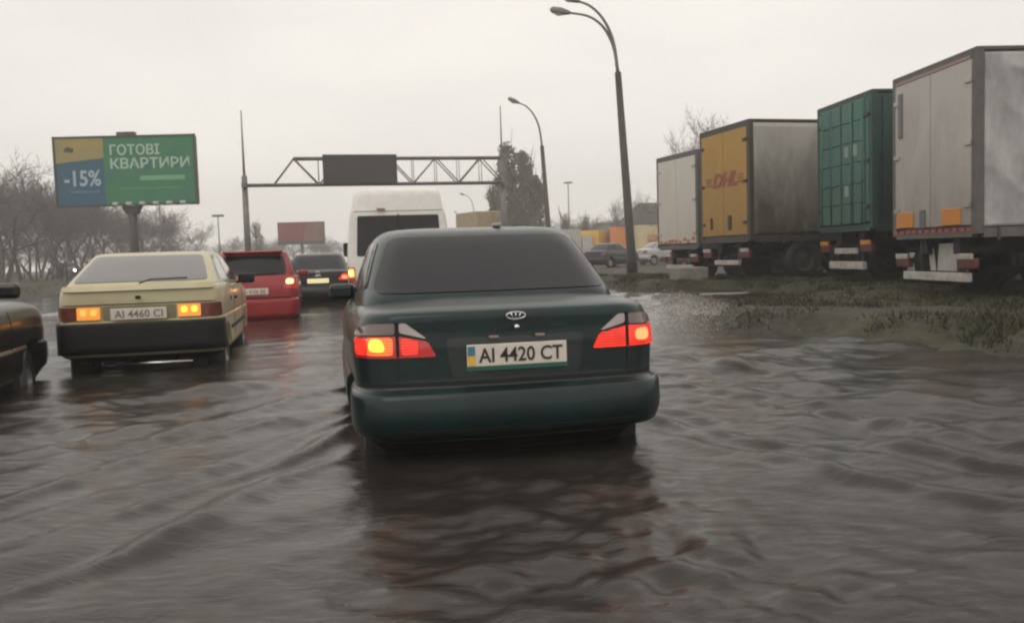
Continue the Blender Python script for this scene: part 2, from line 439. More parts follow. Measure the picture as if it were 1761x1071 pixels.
# ------------------------------------------------------------------ flood water: real waves, wakes and chop
GX, GY, GA = .03, 4.38, radians(11.5)        # green car: rear centre and heading
def water_h(x, y):
    h = np.zeros_like(x); rr = np.random.default_rng(3); d = np.hypot(x, y)
    gx = x - GX; gy = y - GY; bx = gx * cos(GA) + gy * sin(GA); by = -(-gx * sin(GA) + gy * cos(GA))   # across, and behind the green car
    # slow patches of calm and rough water
    cal = .55 + .45 * np.sin(x * .9 + 1.7 * np.sin(y * .35)) * np.sin(y * .8 + 1.2 * np.sin(x * .6) + 1)
    rough_r = .66 + 1.0 * sstep((x - .5) / 1.5)
    for i in range(64):
        lam = np.exp(rr.uniform(np.log(.13), np.log(1.7))); th = rr.normal(pi / 2 + .12, .6); k = 2 * pi / lam
        a = .0058 * lam ** .93 * rr.uniform(.5, 1.2) * (1.5 if lam > .5 else 1.0)
        ph = rr.uniform(0, 2 * pi) + .9 * np.sin(x * rr.uniform(.3, .9) + y * rr.uniform(.3, .9) + rr.uniform(0, 6))
        h += a * np.sin(k * (x * cos(th) + y * sin(th)) + ph) * np.clip(cal, .15, 1) * rough_r * np.exp(-d / 60) * np.clip(lam * 45 / np.maximum(d, 1), 0, 1)
    h *= 1 - .65 * np.exp(-((x - 2.3) / 1.1) ** 2 - ((y - 11.5) / 4.5) ** 2)
    # the two arms of the wake
    for sgn, ang, A in ((-1, radians(34), .050), (1, radians(27), .046)):
        for (off, amp, ww) in ((.0, 1, .09), (.42, .7, .07), (.75, .85, .08), (1.25, .7, .09), (1.7, .5, .1), (2.3, .45, .12), (3.1, .4, .14)):
            q = (sgn * bx - .55 - off) * cos(ang) - (by + .9) * sin(ang)
            q = q + .06 * np.sin(by * 2.1 + off * 5) + .035 * np.sin(by * 5.3 + bx * 2 + off)
            along = np.clip((by + 2.5 + off) / 1.5, 0, 1) * np.exp(-np.maximum(by, 0) / 6) * (.55 + .45 * np.sin(by * 1.6 + off * 7))
            h += A * amp * along * (np.exp(-(q / ww) ** 2) - .55 * np.exp(-((q - ww * 1.9) / (ww * 1.5)) ** 2))
    # churned water right behind the car
    ch = np.exp(-(bx / .75) ** 4) * np.clip((by + .1) / .3, 0, 1) * np.exp(-np.maximum(by - 2.6, 0) / 2.0)
    c = np.zeros_like(x)
    for i in range(34):
        lam = np.exp(rr.uniform(np.log(.10), np.log(.6))); th = rr.uniform(0, 2 * pi); k = 2 * pi / lam
        c += .0038 * lam ** .7 * np.sin(k * (x * cos(th) + y * sin(th)) + rr.uniform(0, 6) + 1.3 * np.sin(2.7 * x + rr.uniform(0, 6)) + 1.1 * np.sin(2.1 * y + rr.uniform(0, 6)))
    return h + 1.35 * c * ch
wm = bpy.data.materials.new('muddy_flood_water'); wm.use_nodes = True; t = wm.node_tree; b = t.nodes['Principled BSDF']
b.inputs['Roughness'].default_value = .07; b.inputs['IOR'].default_value = 1.33; b.inputs['Specular IOR Level'].default_value = .5
geo = N(t, 'ShaderNodeNewGeometry')
nA = N(t, 'ShaderNodeTexNoise'); nA.inputs['Scale'].default_value = .8; nA.inputs['Detail'].default_value = 6
rA = N(t, 'ShaderNodeValToRGB'); rA.color_ramp.elements[0].position = .35; rA.color_ramp.elements[0].color = (.021, .018, .0155, 1); rA.color_ramp.elements[1].position = .7; rA.color_ramp.elements[1].color = (.042, .036, .031, 1)
nB = N(t, 'ShaderNodeTexNoise'); nB.inputs['Scale'].default_value = 13; nB.inputs['Detail'].default_value = 6; nB.inputs['Roughness'].default_value = .65; nB.inputs['Distortion'].default_value = .6
mpB = N(t, 'ShaderNodeMapping'); mpB.inputs['Scale'].default_value = (.7, 1.5, 1)
bp = N(t, 'ShaderNodeBump'); bp.inputs['Strength'].default_value = .42; bp.inputs['Distance'].default_value = .013
t.links.new(geo.outputs['Position'], nA.inputs['Vector']); t.links.new(geo.outputs['Position'], mpB.inputs[0]); t.links.new(mpB.outputs[0], nB.inputs['Vector'])
t.links.new(nA.outputs[0], rA.inputs[0]); t.links.new(rA.outputs[0], b.inputs['Base Color']); t.links.new(nB.outputs[0], bp.inputs['Height']); t.links.new(bp.outputs[0], b.inputs['Normal'])
ws = grid('flood_water', axis_pts(-150, 100, -4.2, 4.2, .022, 1.035), axis_pts(-12, 300, 1.6, 9.5, .022, 1.03), water_h, wm); tag(ws, kind='structure')

# ------------------------------------------------------------------ vehicles on the road
SED_LOW = [(.16, .68, .42, 4.0, .20, .22, .05), (.21, .73, .34, 4.08, .2, .24, .06), (.28, .77, .24, 4.15, .2, .26, .07), (.345, .82, .09, 4.19, .2, .28, .07), (.375, .846, .02, 4.2, .2, .28, .07), (.47, .862, -.01, 4.2, .2, .28, .07), (.565, .862, .0, 4.2, .2, .28, .07),
           (.594, .852, .022, 4.19, .2, .28, .07), (.610, .838, .05, 4.16, .2, .27, .06), (.63, .842, .06, 4.15, .2, .27, .06), (.80, .85, .065, 4.12, .2, .27, .06), (.90, .832, .07, 4.08, .2, .27, .06),
           (.955, .812, .07, 4.05, .2, .27, .06), (.985, .79, .08, 3.98, .2, .26, .06), (1.003, .755, .12, 3.9, .2, .26, .06), (1.028, .64, .26, 3.6, .2, .26, .05), (1.05, .42, .45, 3.2, .15, .2, .03), (1.06, .06, 1.6, 2.4, .03, .1, .0)]
SED_UP = [(.88, .77, .44, 3.32, .22, .30, .07), (1.03, .755, .50, 3.02, .22, .32, .07), (1.10, .738, .59, 2.9, .22, .33, .07), (1.22, .70, .77, 2.68, .2, .32, .06), (1.33, .658, .94, 2.45, .18, .3, .05),
          (1.39, .625, 1.04, 2.33, .18, .28, .05), (1.43, .58, 1.15, 2.2, .18, .26, .05), (1.452, .50, 1.32, 2.05, .16, .22, .04), (1.461, .30, 1.5, 1.9, .1, .15, .02), (1.463, .04, 1.65, 1.75, .02, .03, 0)]

def sedan_glass(root, bu, gl):
    patch('rear_window', bu, round_poly([(-.695, 1.072), (.695, 1.072), (.565, 1.392), (-.565, 1.392)], .07), gl, root, 'rear', .005)
    patch('windscreen', bu, round_poly([(-.62, 1.03), (.62, 1.03), (.52, 1.38), (-.52, 1.38)], .06), gl, root, 'front', .005)
    for ax in ('left', 'right'):
        patch('side_window', bu, round_poly([(.86, 1.10), (1.62, 1.06), (1.60, 1.37), (1.22, 1.37)], .05), gl, root, ax, .005)
        patch('side_window', bu, round_poly([(1.70, 1.05), (2.72, 1.03), (2.38, 1.34), (1.70, 1.375)], .05), gl, root, ax, .005)

GREEN = mat('dark_green_paint', (.0045, .026, .027), .3, .1, var=.45, scale=2.5, col2=(.006, .014, .014), coat=.3, spec=.3, bump=.10, bscale=110)
root, bl, bu, body, cabin = car('green_sedan', 'dark green saloon car half sunk in the flood directly ahead, plate AI 4420 CT', 'car', (GX, GY, gz(GX, GY)), GA, SED_LOW, SED_UP, .055, belt(0, .9, .66), GREEN)
sedan_glass(root, bu, GLASS)
bumper_shell(SED_LOW, .055, .345, .595, .62, 'rear_bumper', GREEN, root)
bumper_shell(SED_LOW, .055, .19, .335, .7, 'shade_apron', PLASTIC, root, off=.004)  # black shell puts the shadow gap below the bumper into its colour
patch('bumper_lip', bl, round_poly([(-.62, .40), (.62, .40), (.62, .412), (-.62, .412)], .006), PLASTIC, root, 'rear', .018)
patch('boot_recess_shade', bl, round_poly([(-.335, .66), (.335, .66), (.36, .86), (-.36, .86)], .03), mat('recess_shade_green', (.004, .012, .012), .4, coat=.6), root, 'rear', .004)  # panel darker than the body paint, recess shade put into its colour
patch('bumper_gap', bl, [(-.77, .622), (.77, .622), (.77, .642), (-.77, .642)], SEAM, root, 'rear', .003, skirt=.004)
for s in (1, -1):
    fl = lambda P: [(s * x, z) for x, z in P]
    patch('boot_gap', bl, fl([(.60, .64), (.607, .64), (.607, .775), (.60, .775)]), SEAM, root, 'rear', .003, skirt=.004)
    lit = s < 0
    tl = patch('tail_light', bl, round_poly(fl([(.41, .772), (.80, .772), (.80, .872), (.60, .88), (.45, .848)]), .015), LENSLIT if not lit else LENSRED, root, 'rear', .012, .03)
    if lit: tl['label'] = 'tail light with a glowing amber bulb'
    patch('clear_lens', bl, round_poly(fl([(.455, .862), (.592, .897), (.592, .945), (.56, .945)]), .012), LENSCLEAR, tl, 'rear', .012, .03)
    patch('upper_lens', bl, round_poly(fl([(.612, .89), (.80, .88), (.785, .915), (.72, .94), (.612, .945)]), .012), mat('lens_grey', (.16, .10, .095), .12, coat=1), tl, 'rear', .012, .03)
    patch('lens_divider', bl, fl([(.594, .775), (.610, .775), (.610, .95), (.594, .95)]), SEAM, tl, 'rear', .016, .03)
    if lit:
        patch('indicator_lens', bl, round_poly(fl([(.625, .785), (.745, .785), (.745, .872), (.625, .876)]), .02), mat('lens_orange', (.7, .12, .03), .2, emit=(1, .14, .03), es=1.3), tl, 'rear', .014, .03)
        patch('indicator_bulb', bl, round_poly(fl([(.655, .80), (.735, .805), (.73, .866), (.675, .868)]), .035), AMBER, tl, 'rear', .019, .03)
        patch('side_lens', bl, round_poly(fl([(.74, .785), (.796, .785), (.796, .865), (.74, .865)]), .02), LENSLIT, tl, 'rear', .015, .03)
        patch('brake_lens', bl, round_poly(fl([(.50, .785), (.585, .785), (.585, .87), (.50, .855)]), .02), LENSLIT, tl, 'rear', .015, .03)
    else:
        patch('brake_bulb', bl, round_poly(fl([(.65, .80), (.73, .80), (.73, .86), (.65, .86)]), .03), BULBRED, tl, 'rear', .017, .03)
    b = MB().box((s * .12, .045, .86), (.05, .03, .012), bev=.004).build('plate_light', PLATELAMP, root)
plate(root, 0, .048, .768, txt='AI 4420 CT', frame=mat('plate_frame_green', (.02, .12, .08), .4))
em = MB(); em.lathe([(.001, .012), (.02, .012), (.03, .006), (.032, 0)], (0, 0, 0), 'Z', 24)
eo = MB(); 
ring = [(.05 * cos(a), -.0, .018 * sin(a)) for a in np.linspace(0, 2 * pi, 25)]
eo.tube([(x, .056, .962 + z) for x, _, z in ring], .004, 6, cap=False)
for k in (-1, 0, 1): eo.tube([(k * .014, .056, .95), (k * .026, .056, .976)], .004, 6)
eo.build('emblem', CHROME, root)
MB().lathe([(.001, -.012), (.013, -.012), (.014, .02)], (0, 0, 0), 'Z', 16)
lk = MB(); lk.tube([(0, .03, .905), (0, .08, .905)], [.013, .013], 12); lk.build('boot_lock', CHROME, root)
ant = MB(); ant.box((.16, 1.35, 1.468), (.05, .10, .025), bev=.01); ant.tube([(.16, 1.36, 1.475), (.16, 1.25, 1.52)], .004, 5); ant.build('antenna', mat('grey_plastic', (.35, .35, .35), .5), root)
mirrors(root, .74, 2.72, 1.02, GREEN)

# cream hatchback
HAT_LOW = [(.30, .70, .42, 3.9, .14, .15, .03), (.33, .73, .30, 3.96, .14, .16, .03), (.37, .765, .12, 4.0, .13, .17, .03), (.395, .778, .02, 4.0, .13, .17, .03), (.42, .785, 0, 4.0, .13, .17, .03), (.70, .785, 0, 4.0, .13, .17, .03), (.725, .78, .015, 3.99, .13, .17, .03),
           (.738, .775, .045, 3.97, .12, .17, .025), (.75, .782, .05, 3.96, .12, .17, .025), (.90, .79, .055, 3.93, .12, .17, .025), (1.00, .782, .065, 3.88, .12, .17, .025), (1.045, .77, .075, 3.84, .12, .17, .025), (1.066, .755, .095, 3.8, .12, .17, .025),
           (1.076, .73, .14, 3.7, .12, .17, .025), (1.085, .6, .3, 3.4, .12, .17, .02), (1.088, .06, 1.6, 2.2, .03, .1, 0)]
HAT_UP = [(.92, .75, .10, 3.15, .13, .2, .025), (1.07, .735, .125, 2.92, .13, .2, .025), (1.11, .722, .19, 2.85, .13, .2, .025), (1.22, .675, .44, 2.62, .13, .2, .025), (1.33, .627, .70, 2.38, .13, .2, .025), (1.38, .60, .83, 2.25, .12, .18, .025),
          (1.405, .57, .93, 2.15, .12, .16, .025), (1.418, .50, 1.08, 2.0, .12, .15, .02), (1.424, .3, 1.3, 1.9, .1, .12, .01), (1.426, .04, 1.5, 1.7, .02, .03, 0)]
CREAM = paint('cream_paint', (.53, .47, .28), (.25, .22, .15), .3)
cp = place(238, 8.6)
root, bl, bu, body, cabin = car('cream_hatchback', 'old cream hatchback with a black bumper in the flooded left lane', 'car', cp, radians(13), HAT_LOW, HAT_UP, .03, belt(0, .9, .66), CREAM, wheels=(.68, 3.15), w=.79)
patch('rear_window', bu, round_poly([(-.64, 1.115), (.64, 1.115), (.53, 1.375), (-.53, 1.375)], .04), GLASS2, root, 'rear', .006)
patch('windscreen', bu, round_poly([(-.62, 1.08), (.62, 1.08), (.53, 1.37), (-.53, 1.37)], .05), GLASS2, root, 'front', .005)
for ax in ('left', 'right'):
    patch('side_window', bu, round_poly([(.62, 1.11), (1.42, 1.09), (1.40, 1.36), (.95, 1.36)], .04), GLASS2, root, ax, .005)
    patch('side_window', bu, round_poly([(1.50, 1.09), (2.60, 1.06), (2.28, 1.34), (1.50, 1.36)], .04), GLASS2, root, ax, .005)
    patch('door_gap', bl, [(1.455, .40), (1.463, .40), (1.463, .98), (1.455, .98)], SEAM, root, ax, .003, skirt=.004)
    patch('door_gap', bl, [(2.70, .40), (2.708, .40), (2.708, .95), (2.70, .95)], SEAM, root, ax, .003, skirt=.004)
    patch('door_handle', bl, round_poly([(1.50, .86), (1.66, .86), (1.66, .89), (1.50, .89)], .01), PLASTIC, root, ax, .02)
    patch('fuel_cap' if ax == 'right' else 'vent', bl, round_poly([(1.05, .86), (1.12, .86), (1.12, .91), (1.05, .91)], .03), PLASTIC, root, ax, .006)
    patch('side_trim', bl, [(1.05, .55), (2.8, .55), (2.8, .585), (1.05, .585)], PLASTIC, root, ax, .012)
bumper_shell(HAT_LOW, .03, .41, .725, .42, 'rear_bumper', PLASTIC, root, off=.035)
bumper_shell(HAT_LOW, .03, .30, .39, .6, 'shade_apron', PLASTIC, root, off=.006)  # black shell covers the cream undercut, underbody shade set by its colour
patch('hatch_ledge', bl, round_poly([(-.70, 1.03), (.70, 1.03), (.70, 1.062), (-.70, 1.062)], .01), CREAM, root, 'rear', .03)
patch('hatch_gap', bl, [(-.72, .895), (.72, .895), (.72, .905), (-.72, .905)], SEAM, root, 'rear', .003, skirt=.004)
MB().box((0, -.0, .965), (.05, .03, .035), bev=.008).build('hatch_lock', PLASTIC, root)
patch('light_panel', bl, round_poly([(-.34, .745), (.34, .745), (.34, .885), (-.34, .885)], .01), mat('panel_olive', (.22, .19, .11), .5), root, 'rear', .008)
for s in (1, -1):
    fl = lambda P: [(s * x, z) for x, z in P]
    tl = patch('tail_light', bl, round_poly(fl([(.36, .75), (.755, .75), (.755, .885), (.36, .885)]), .015), mat('lens_dull_red', (.19, .05, .035), .25, var=.4, scale=12), root, 'rear', .016, .03)
    patch('indicator_lens', bl, round_poly(fl([(.36, .755), (.575, .755), (.575, .88), (.36, .88)]), .012), AMBERDIM, tl, 'rear', .022, .03)
    for xx in (.42, .515):
        patch('bulb', bl, round_poly(fl([(xx - .03, .795), (xx + .03, .795), (xx + .03, .86), (xx - .03, .86)]), .03), AMBER if s > 0 else mat('amber_soft', (.9, .4, .08), .3, emit=(1, .42, .08), es=1.0), tl, 'rear', .028, .03)
plate(root, 0, .0, .805, txt='AI 4460 CI', flag=False, ink=mat('ink_faded', (.22, .18, .14), .6))
mirrors(root, .77, 2.45, 1.08, PLASTIC)
wp = MB(); wp.tube([(0, .10, 1.10), (.1, .13, 1.135), (.45, .16, 1.14)], .008, 6); wp.build('wiper', PLASTIC, root)
sb = MB(); sb.tube([(-.15, -.0, .31), (.48, -.0, .31)], .016, 8); sb.tube([(.3, -.0, .31), (.3, .5, .33)], .014, 6); sb.tube([(-.1, -.0, .31), (-.1, .5, .33)], .014, 6); sb.build('tow_bar', CHROME, root)

# red hatchback
RED_LOW = [(.20, .68, .10, 3.75, .2, .25, .06), (.26, .77, .03, 3.82, .2, .27, .07), (.35, .81, .0, 3.86, .2, .28, .08), (.56, .825, -.01, 3.88, .2, .28, .08), (.585, .822, .01, 3.87, .2, .28, .08), (.60, .812, .05, 3.84, .2, .28, .07), (.62, .815, .055, 3.84, .2, .28, .07),
           (.80, .825, .06, 3.8, .2, .28, .07), (.93, .815, .09, 3.75, .2, .28, .07), (1.0, .79, .13, 3.65, .2, .28, .06), (1.02, .7, .22, 3.4, .2, .28, .06), (1.03, .06, 1.6, 2.2, .03, .1, 0)]
RED_UP = [(.86, .79, .08, 3.2, .2, .28, .07), (.98, .765, .11, 2.95, .2, .28, .07), (1.1, .73, .19, 2.75, .2, .28, .07), (1.28, .675, .33, 2.45, .2, .28, .06), (1.40, .635, .42, 2.25, .2, .26, .06), (1.45, .60, .44, 2.15, .2, .24, .06), (1.475, .54, .5, 2.05, .18, .22, .05), (1.487, .42, .75, 1.9, .15, .2, .04), (1.492, .04, 1.3, 1.5, .02, .03, 0)]
REDP = paint('red_paint', (.34, .022, .026), (.12, .03, .03), .35)
def red_hatch(name, label, loc, rz, pm, lit=True, group=None, detail=True):
    root, bl, bu, body, cabin = car(name, label, 'car', loc, rz, RED_LOW, RED_UP, .06, belt(0, .93, .72), pm, group, wheels=(.62, 3.05))
    patch('rear_window', bu, round_poly([(-.60, 1.03), (.60, 1.03), (.545, 1.39), (-.545, 1.39)], .08), GLASS, root, 'rear', .006)
    patch('windscreen', bu, round_poly([(-.62, 1.03), (.62, 1.03), (.53, 1.40), (-.53, 1.40)], .06), GLASS, root, 'front', .005)
    for ax in ('left', 'right'):
        patch('side_window', bu, round_poly([(.55, 1.04), (1.42, 1.0), (1.40, 1.39), (.70, 1.38)], .06), GLASS, root, ax, .005)
        patch('side_window', bu, round_poly([(1.50, 1.0), (2.70, .99), (2.25, 1.37), (1.50, 1.39)], .06), GLASS, root, ax, .005)
    for s in (1, -1):
        fl = lambda P: [(s * x, z) for x, z in P]
        tl = patch('tail_light', bl, round_poly(fl([(.52, .80), (.77, .76), (.765, .97), (.60, .99)]), .03), LENSRED if lit else LENSOFF, root, 'rear', .012, .03)
        if lit: patch('bulb', bl, round_poly(fl([(.57, .86), (.70, .86), (.70, .95), (.58, .95)]), .04), mat('bulb_orange', (1, .5, .2), .3, emit=(1, .42, .14), es=4.5), tl, 'rear', .02, .03)
    bumper_shell(RED_LOW, .06, .27, .585, .5, 'rear_bumper', pm, root)
    patch('hatch_gap', bl, [(-.66, .605), (.66, .605), (.66, .635), (-.66, .635)], SEAM, root, 'rear', .003, skirt=.004)
    plate(root, 0, .045, .74, flag=False, txt='AA 4106 BK' if detail else '', ink=mat('ink_faded', (.22, .18, .14), .6))
    mirrors(root, .78, 2.5, 1.02, pm)
    sp = MB(); sp.box((0, .43, 1.462), (1.08, .2, .035), bev=.014); sp.build('roof_spoiler', pm, root)
    if detail:
        wp = MB(); wp.tube([(0, .10, 1.035), (.12, .125, 1.06), (.42, .15, 1.07)], .009, 6); wp.build('wiper', PLASTIC, root)
    return root
red_hatch('red_hatchback', 'red hatchback with brake lights on, ahead of the cream hatchback', place(437, 15.8), radians(13), REDP)

# black saloon behind the van's left side, and other saloons
def sedan(name, label, loc, rz, pm, rear=None, group=None, lit=False, gl=None, nose=.66, mz=1.02):
    root, bl, bu, body, cabin = car(name, label, 'car', loc, rz, SED_LOW, SED_UP, .055, belt(0, max(.9, nose + .12), nose), pm, group)
    sedan_glass(root, bu, gl or GLASS)
    bumper_shell(SED_LOW, .055, .345, .60, .62, 'rear_bumper', pm, root)
    for s in (1, -1):
        fl = lambda P: [(s * x, z) for x, z in P]
        tl = patch('tail_light', bl, round_poly(fl([(.48, .78), (.785, .76), (.77, .93), (.60, .93)]), .03), LENSLIT if lit else LENSOFF, root, 'rear', .012, .03)
        if lit: patch('bulb', bl, round_poly(fl([(.58, .80), (.70, .80), (.70, .88), (.58, .88)]), .03), BULBRED, tl, 'rear', .02, .03)
        patch('headlight', bl, round_poly(fl([(.42, .66), (.76, .66), (.75, .77), (.50, .77)]), .03), LENSCLEAR, root, 'front', .012, .03)
    patch('grille', bl, round_poly([(-.36, .66), (.36, .66), (.34, .76), (-.34, .76)], .03), PLASTIC, root, 'front', .012, .03)
    bs = patch('front_lower_grille', bl, round_poly([(-.55, .32), (.55, .32), (.52, .44), (-.52, .44)], .03), PLASTIC, root, 'front', .008, .03)
    mirrors(root, .74, 2.72, mz, pm)
    return root, bl, bu
BLACKP = paint('black_paint', (.013, .013, .016), (.04, .035, .03), .3)
bk, bl, bu = sedan('black_saloon', 'black saloon with a lit plate, far ahead between red hatchback and white van', place(549, 21.5), radians(11), BLACKP, lit=True)
plate(bk, 0, .045, .765, txt='', flag=False, lit=True)
eo = MB(); eo.tube([(.045 * cos(a), .05, .95 + .045 * sin(a)) for a in np.linspace(0, 2 * pi, 17)], .012, 6, cap=False); eo.build('emblem', CHROME, bk)
MB().box((0, .045, .885), (.16, .02, .022), bev=.005).build('boot_handle', CHROME, bk)

# dark car alongside at the left edge
DARKP = paint('dark_maroon_paint', (.010, .0085, .0095), (.02, .018, .017), .4)
h = Vector((-sin(radians(13)), cos(radians(13)))); rt = Vector((cos(radians(13)), sin(radians(13))))
q = Vector((-4.62, 8.55)) - h * 4.05 - rt * .72
dk, bl, bu = sedan('dark_saloon', 'dark maroon saloon cut off by the left edge, its bonnet and wing mirror showing', (q.x, q.y, gz(q.x, q.y)), radians(13), DARKP, nose=.84, mz=1.1)
for ax in ('left', 'right'):
    patch('sill_trim', bl, [(1.2, .335), (2.75, .335), (2.75, .365), (1.2, .365)], CHROME, dk, ax, .012)
    patch('door_gap', bl, [(2.74, .40), (2.748, .40), (2.748, .92), (2.74, .92)], SEAM, dk, ax, .003, skirt=.004)

# white van
VAN_LOW = [(.25, .86, .10, 5.4, .08, .1, .01), (.32, .90, .04, 5.5, .08, .1, .01), (.45, .93, .0, 5.6, .08, .1, .01), (.60, .965, .02, 5.6, .07, .1, .01), (1.0, .985, .03, 5.55, .07, .1, .01), (1.35, .98, .04, 5.0, .07, .1, .01), (1.9, .93, .07, 4.6, .07, .1, .01),
           (2.12, .90, .08, 4.3, .07, .1, .01), (2.2, .87, .09, 4.2, .08, .1, .01), (2.45, .83, .13, 4.0, .10, .12, .02), (2.55, .80, .17, 3.9, .12, .14, .03), (2.60, .72, .27, 3.7, .12, .14, .03), (2.63, .4, .7, 3.2, .1, .1, .02), (2.635, .05, 1.8, 2.2, .02, .03, 0)]
WHITEP = paint('white_paint', (.82, .80, .76), (.35, .33, .3), .25)
vp = place(691, 16.6)
van = empty('white_van', vp, radians(9), 'tall white minibus van with a high roof, ahead of the green saloon', 'van')
vs, fs, n, R = loft(VAN_LOW, .0); me = mesh_from(vs, fs, 'body'); bl = bvh_of(me)
me2 = cut(me, [(.6, 1.3, 1.1, .34, .41), (-1.3, -.6, 1.1, .34, .41), (.6, 1.3, 4.5, .34, .41), (-1.3, -.6, 4.5, .34, .41)]); me2.name = 'body'; me2.materials.append(WHITEP); link(bpy.data.objects.new('body', me2), van)
for y in (1.1, 4.5):
    for s in (1, -1): wheel(van, s * .83, y, .34, .2, s)
for s in (1, -1):
    fl = lambda P: [(s * x, z) for x, z in P]
    patch('rear_window', bl, round_poly(fl([(.012, 1.32), (.80, 1.32), (.765, 2.08), (.012, 2.08)]), .04), GLASS, van, 'rear', .006)
    tl = patch('tail_light', bl, round_poly(fl([(.82, .66), (.955, .66), (.965, 1.12), (.85, 1.12)]), .02), LENSOFF, van, 'rear', .012, .03)
    patch('indicator_lens', bl, round_poly(fl([(.85, .92), (.96, .92), (.96, 1.10), (.86, 1.10)]), .03), AMBERDIM, tl, 'rear', .018, .03)
    patch('bulb', bl, round_poly(fl([(.875, .95), (.95, .95), (.95, 1.07), (.885, 1.07)]), .03), mat('bulb_yellow', (1, .6, .2), .3, emit=(1, .5, .08), es=4), tl, 'rear', .024, .03)
    patch('reverse_lens', bl, round_poly(fl([(.84, .70), (.94, .70), (.94, .77), (.85, .77)]), .02), LENSCLEAR, tl, 'rear', .018, .03)
    patch('side_window', bl, round_poly([(.5, 1.35), (3.4, 1.35), (3.4, 1.95), (.5, 1.95)], .06), GLASS, van, 'left' if s < 0 else 'right', .006)
    b = MB().box((s * 1.08, 4.35, 1.5), (.2, .12, .32), bev=.03).build('mirror', PLASTIC, van)
patch('door_gap', bl, [(-.02, .5), (.02, .5), (.02, 2.1), (-.02, 2.1)], SEAM, van, 'rear', .003, skirt=.004)
patch('roof_joint', bl, [(-.86, 2.155), (.86, 2.155), (.86, 2.17), (-.86, 2.17)], mat('grey_joint', (.2, .19, .18), .6), van, 'rear', .004, skirt=.004)
bumper_shell(VAN_LOW, .0, .30, .58, .3, 'rear_bumper', PLASTIC, van, off=.03)
MB().box((-.32, .04, 2.2), (.16, .06, .03), bev=.01).build('high_brake_light', LENSOFF, van)

# ------------------------------------------------------------------ parked lorry trailers
CHASSIS = mat('chassis_dark', (.016, .015, .015), .6, var=.4, scale=5)
WHITEBAR = mat('white_bar', (.5, .47, .43), .5, var=.45, scale=6)
LENSDIRTY = mat('lens_red_grimy', (.13, .022, .02), .4, var=.5, scale=8)
FRAMEG = mat('frame_grey', (.12, .11, .105), .5, var=.3, scale=4)
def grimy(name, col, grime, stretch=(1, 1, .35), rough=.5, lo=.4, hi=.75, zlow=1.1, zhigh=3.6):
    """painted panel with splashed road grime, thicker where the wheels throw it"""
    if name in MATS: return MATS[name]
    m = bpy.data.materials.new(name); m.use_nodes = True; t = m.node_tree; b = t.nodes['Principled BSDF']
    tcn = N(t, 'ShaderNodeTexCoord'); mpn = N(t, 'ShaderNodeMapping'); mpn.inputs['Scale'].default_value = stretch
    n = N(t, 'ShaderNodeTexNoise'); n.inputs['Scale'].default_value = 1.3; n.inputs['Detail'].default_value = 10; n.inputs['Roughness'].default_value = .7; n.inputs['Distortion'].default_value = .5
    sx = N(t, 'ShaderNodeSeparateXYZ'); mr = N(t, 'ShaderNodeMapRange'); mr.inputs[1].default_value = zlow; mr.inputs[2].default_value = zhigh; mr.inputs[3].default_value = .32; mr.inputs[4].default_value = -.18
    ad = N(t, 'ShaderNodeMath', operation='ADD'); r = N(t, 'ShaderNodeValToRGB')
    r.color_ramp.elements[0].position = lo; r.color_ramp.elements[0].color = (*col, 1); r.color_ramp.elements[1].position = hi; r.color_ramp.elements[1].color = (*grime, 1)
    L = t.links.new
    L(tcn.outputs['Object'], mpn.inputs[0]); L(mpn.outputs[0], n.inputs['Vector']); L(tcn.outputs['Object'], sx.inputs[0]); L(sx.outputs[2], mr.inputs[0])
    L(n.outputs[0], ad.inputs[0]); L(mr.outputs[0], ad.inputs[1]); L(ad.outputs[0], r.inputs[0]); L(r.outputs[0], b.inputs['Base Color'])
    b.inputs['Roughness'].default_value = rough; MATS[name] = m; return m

def curtain(name, x, y0, y1, z0, z1, m, parent, amp=.018, side=1, seed=0, crease=0):
    ny, nz_ = (240, 60) if crease else (90, 26); ys = np.linspace(y0, y1, ny); zs = np.linspace(z0, z1, nz_); Y, Z = np.meshgrid(ys, zs)
    r = np.random.default_rng(seed); X = np.zeros_like(Y)
    for i in range(14): X += r.uniform(.3, 1) * np.sin(Y * r.uniform(1.5, 9) + Z * r.uniform(-2.5, 2.5) + r.uniform(0, 6))
    X = X / 3.5 * amp
    for i in range(crease):
        yc, zc, an, ln = r.uniform(y0, y1), r.uniform(z0 + .6, z1), r.uniform(-1.1, -.35), r.uniform(.5, 1.3); du = (Y - yc) * np.cos(an) + (Z - zc) * np.sin(an); dv = -(Y - yc) * np.sin(an) + (Z - zc) * np.cos(an)
        X += r.uniform(.02, .05) * np.exp(-np.abs(dv) / .09) * np.exp(-(du / ln) ** 2)
    edge = np.minimum(np.minimum(Y - y0, y1 - Y) / .2, np.minimum(Z - z0, z1 - Z) / .2); X = X * np.clip(edge, 0, 1)
    V1 = np.stack([x + side * np.abs(.012) + side * X, Y, Z], -1).reshape(-1, 3); V2 = np.stack([np.full_like(Y, x - side * .03), Y, Z], -1).reshape(-1, 3)
    b = MB(); i = lambda a, c: a * ny + c
    f = [(i(a, c), i(a, c + 1), i(a + 1, c + 1), i(a + 1, c)) for a in range(nz_ - 1) for c in range(ny - 1)]
    o = len(V1); per = [i(0, c) for c in range(ny)] + [i(a, ny - 1) for a in range(1, nz_)] + [i(nz_ - 1, c) for c in range(ny - 2, -1, -1)] + [i(a, 0) for a in range(nz_ - 2, 0, -1)]
    fe = [(per[k], per[(k + 1) % len(per)], per[(k + 1) % len(per)] + o, per[k] + o) for k in range(len(per))]
    b.add(list(map(tuple, V1)) + list(map(tuple, V2)), f + fe, True); return b.build(name, m, parent)

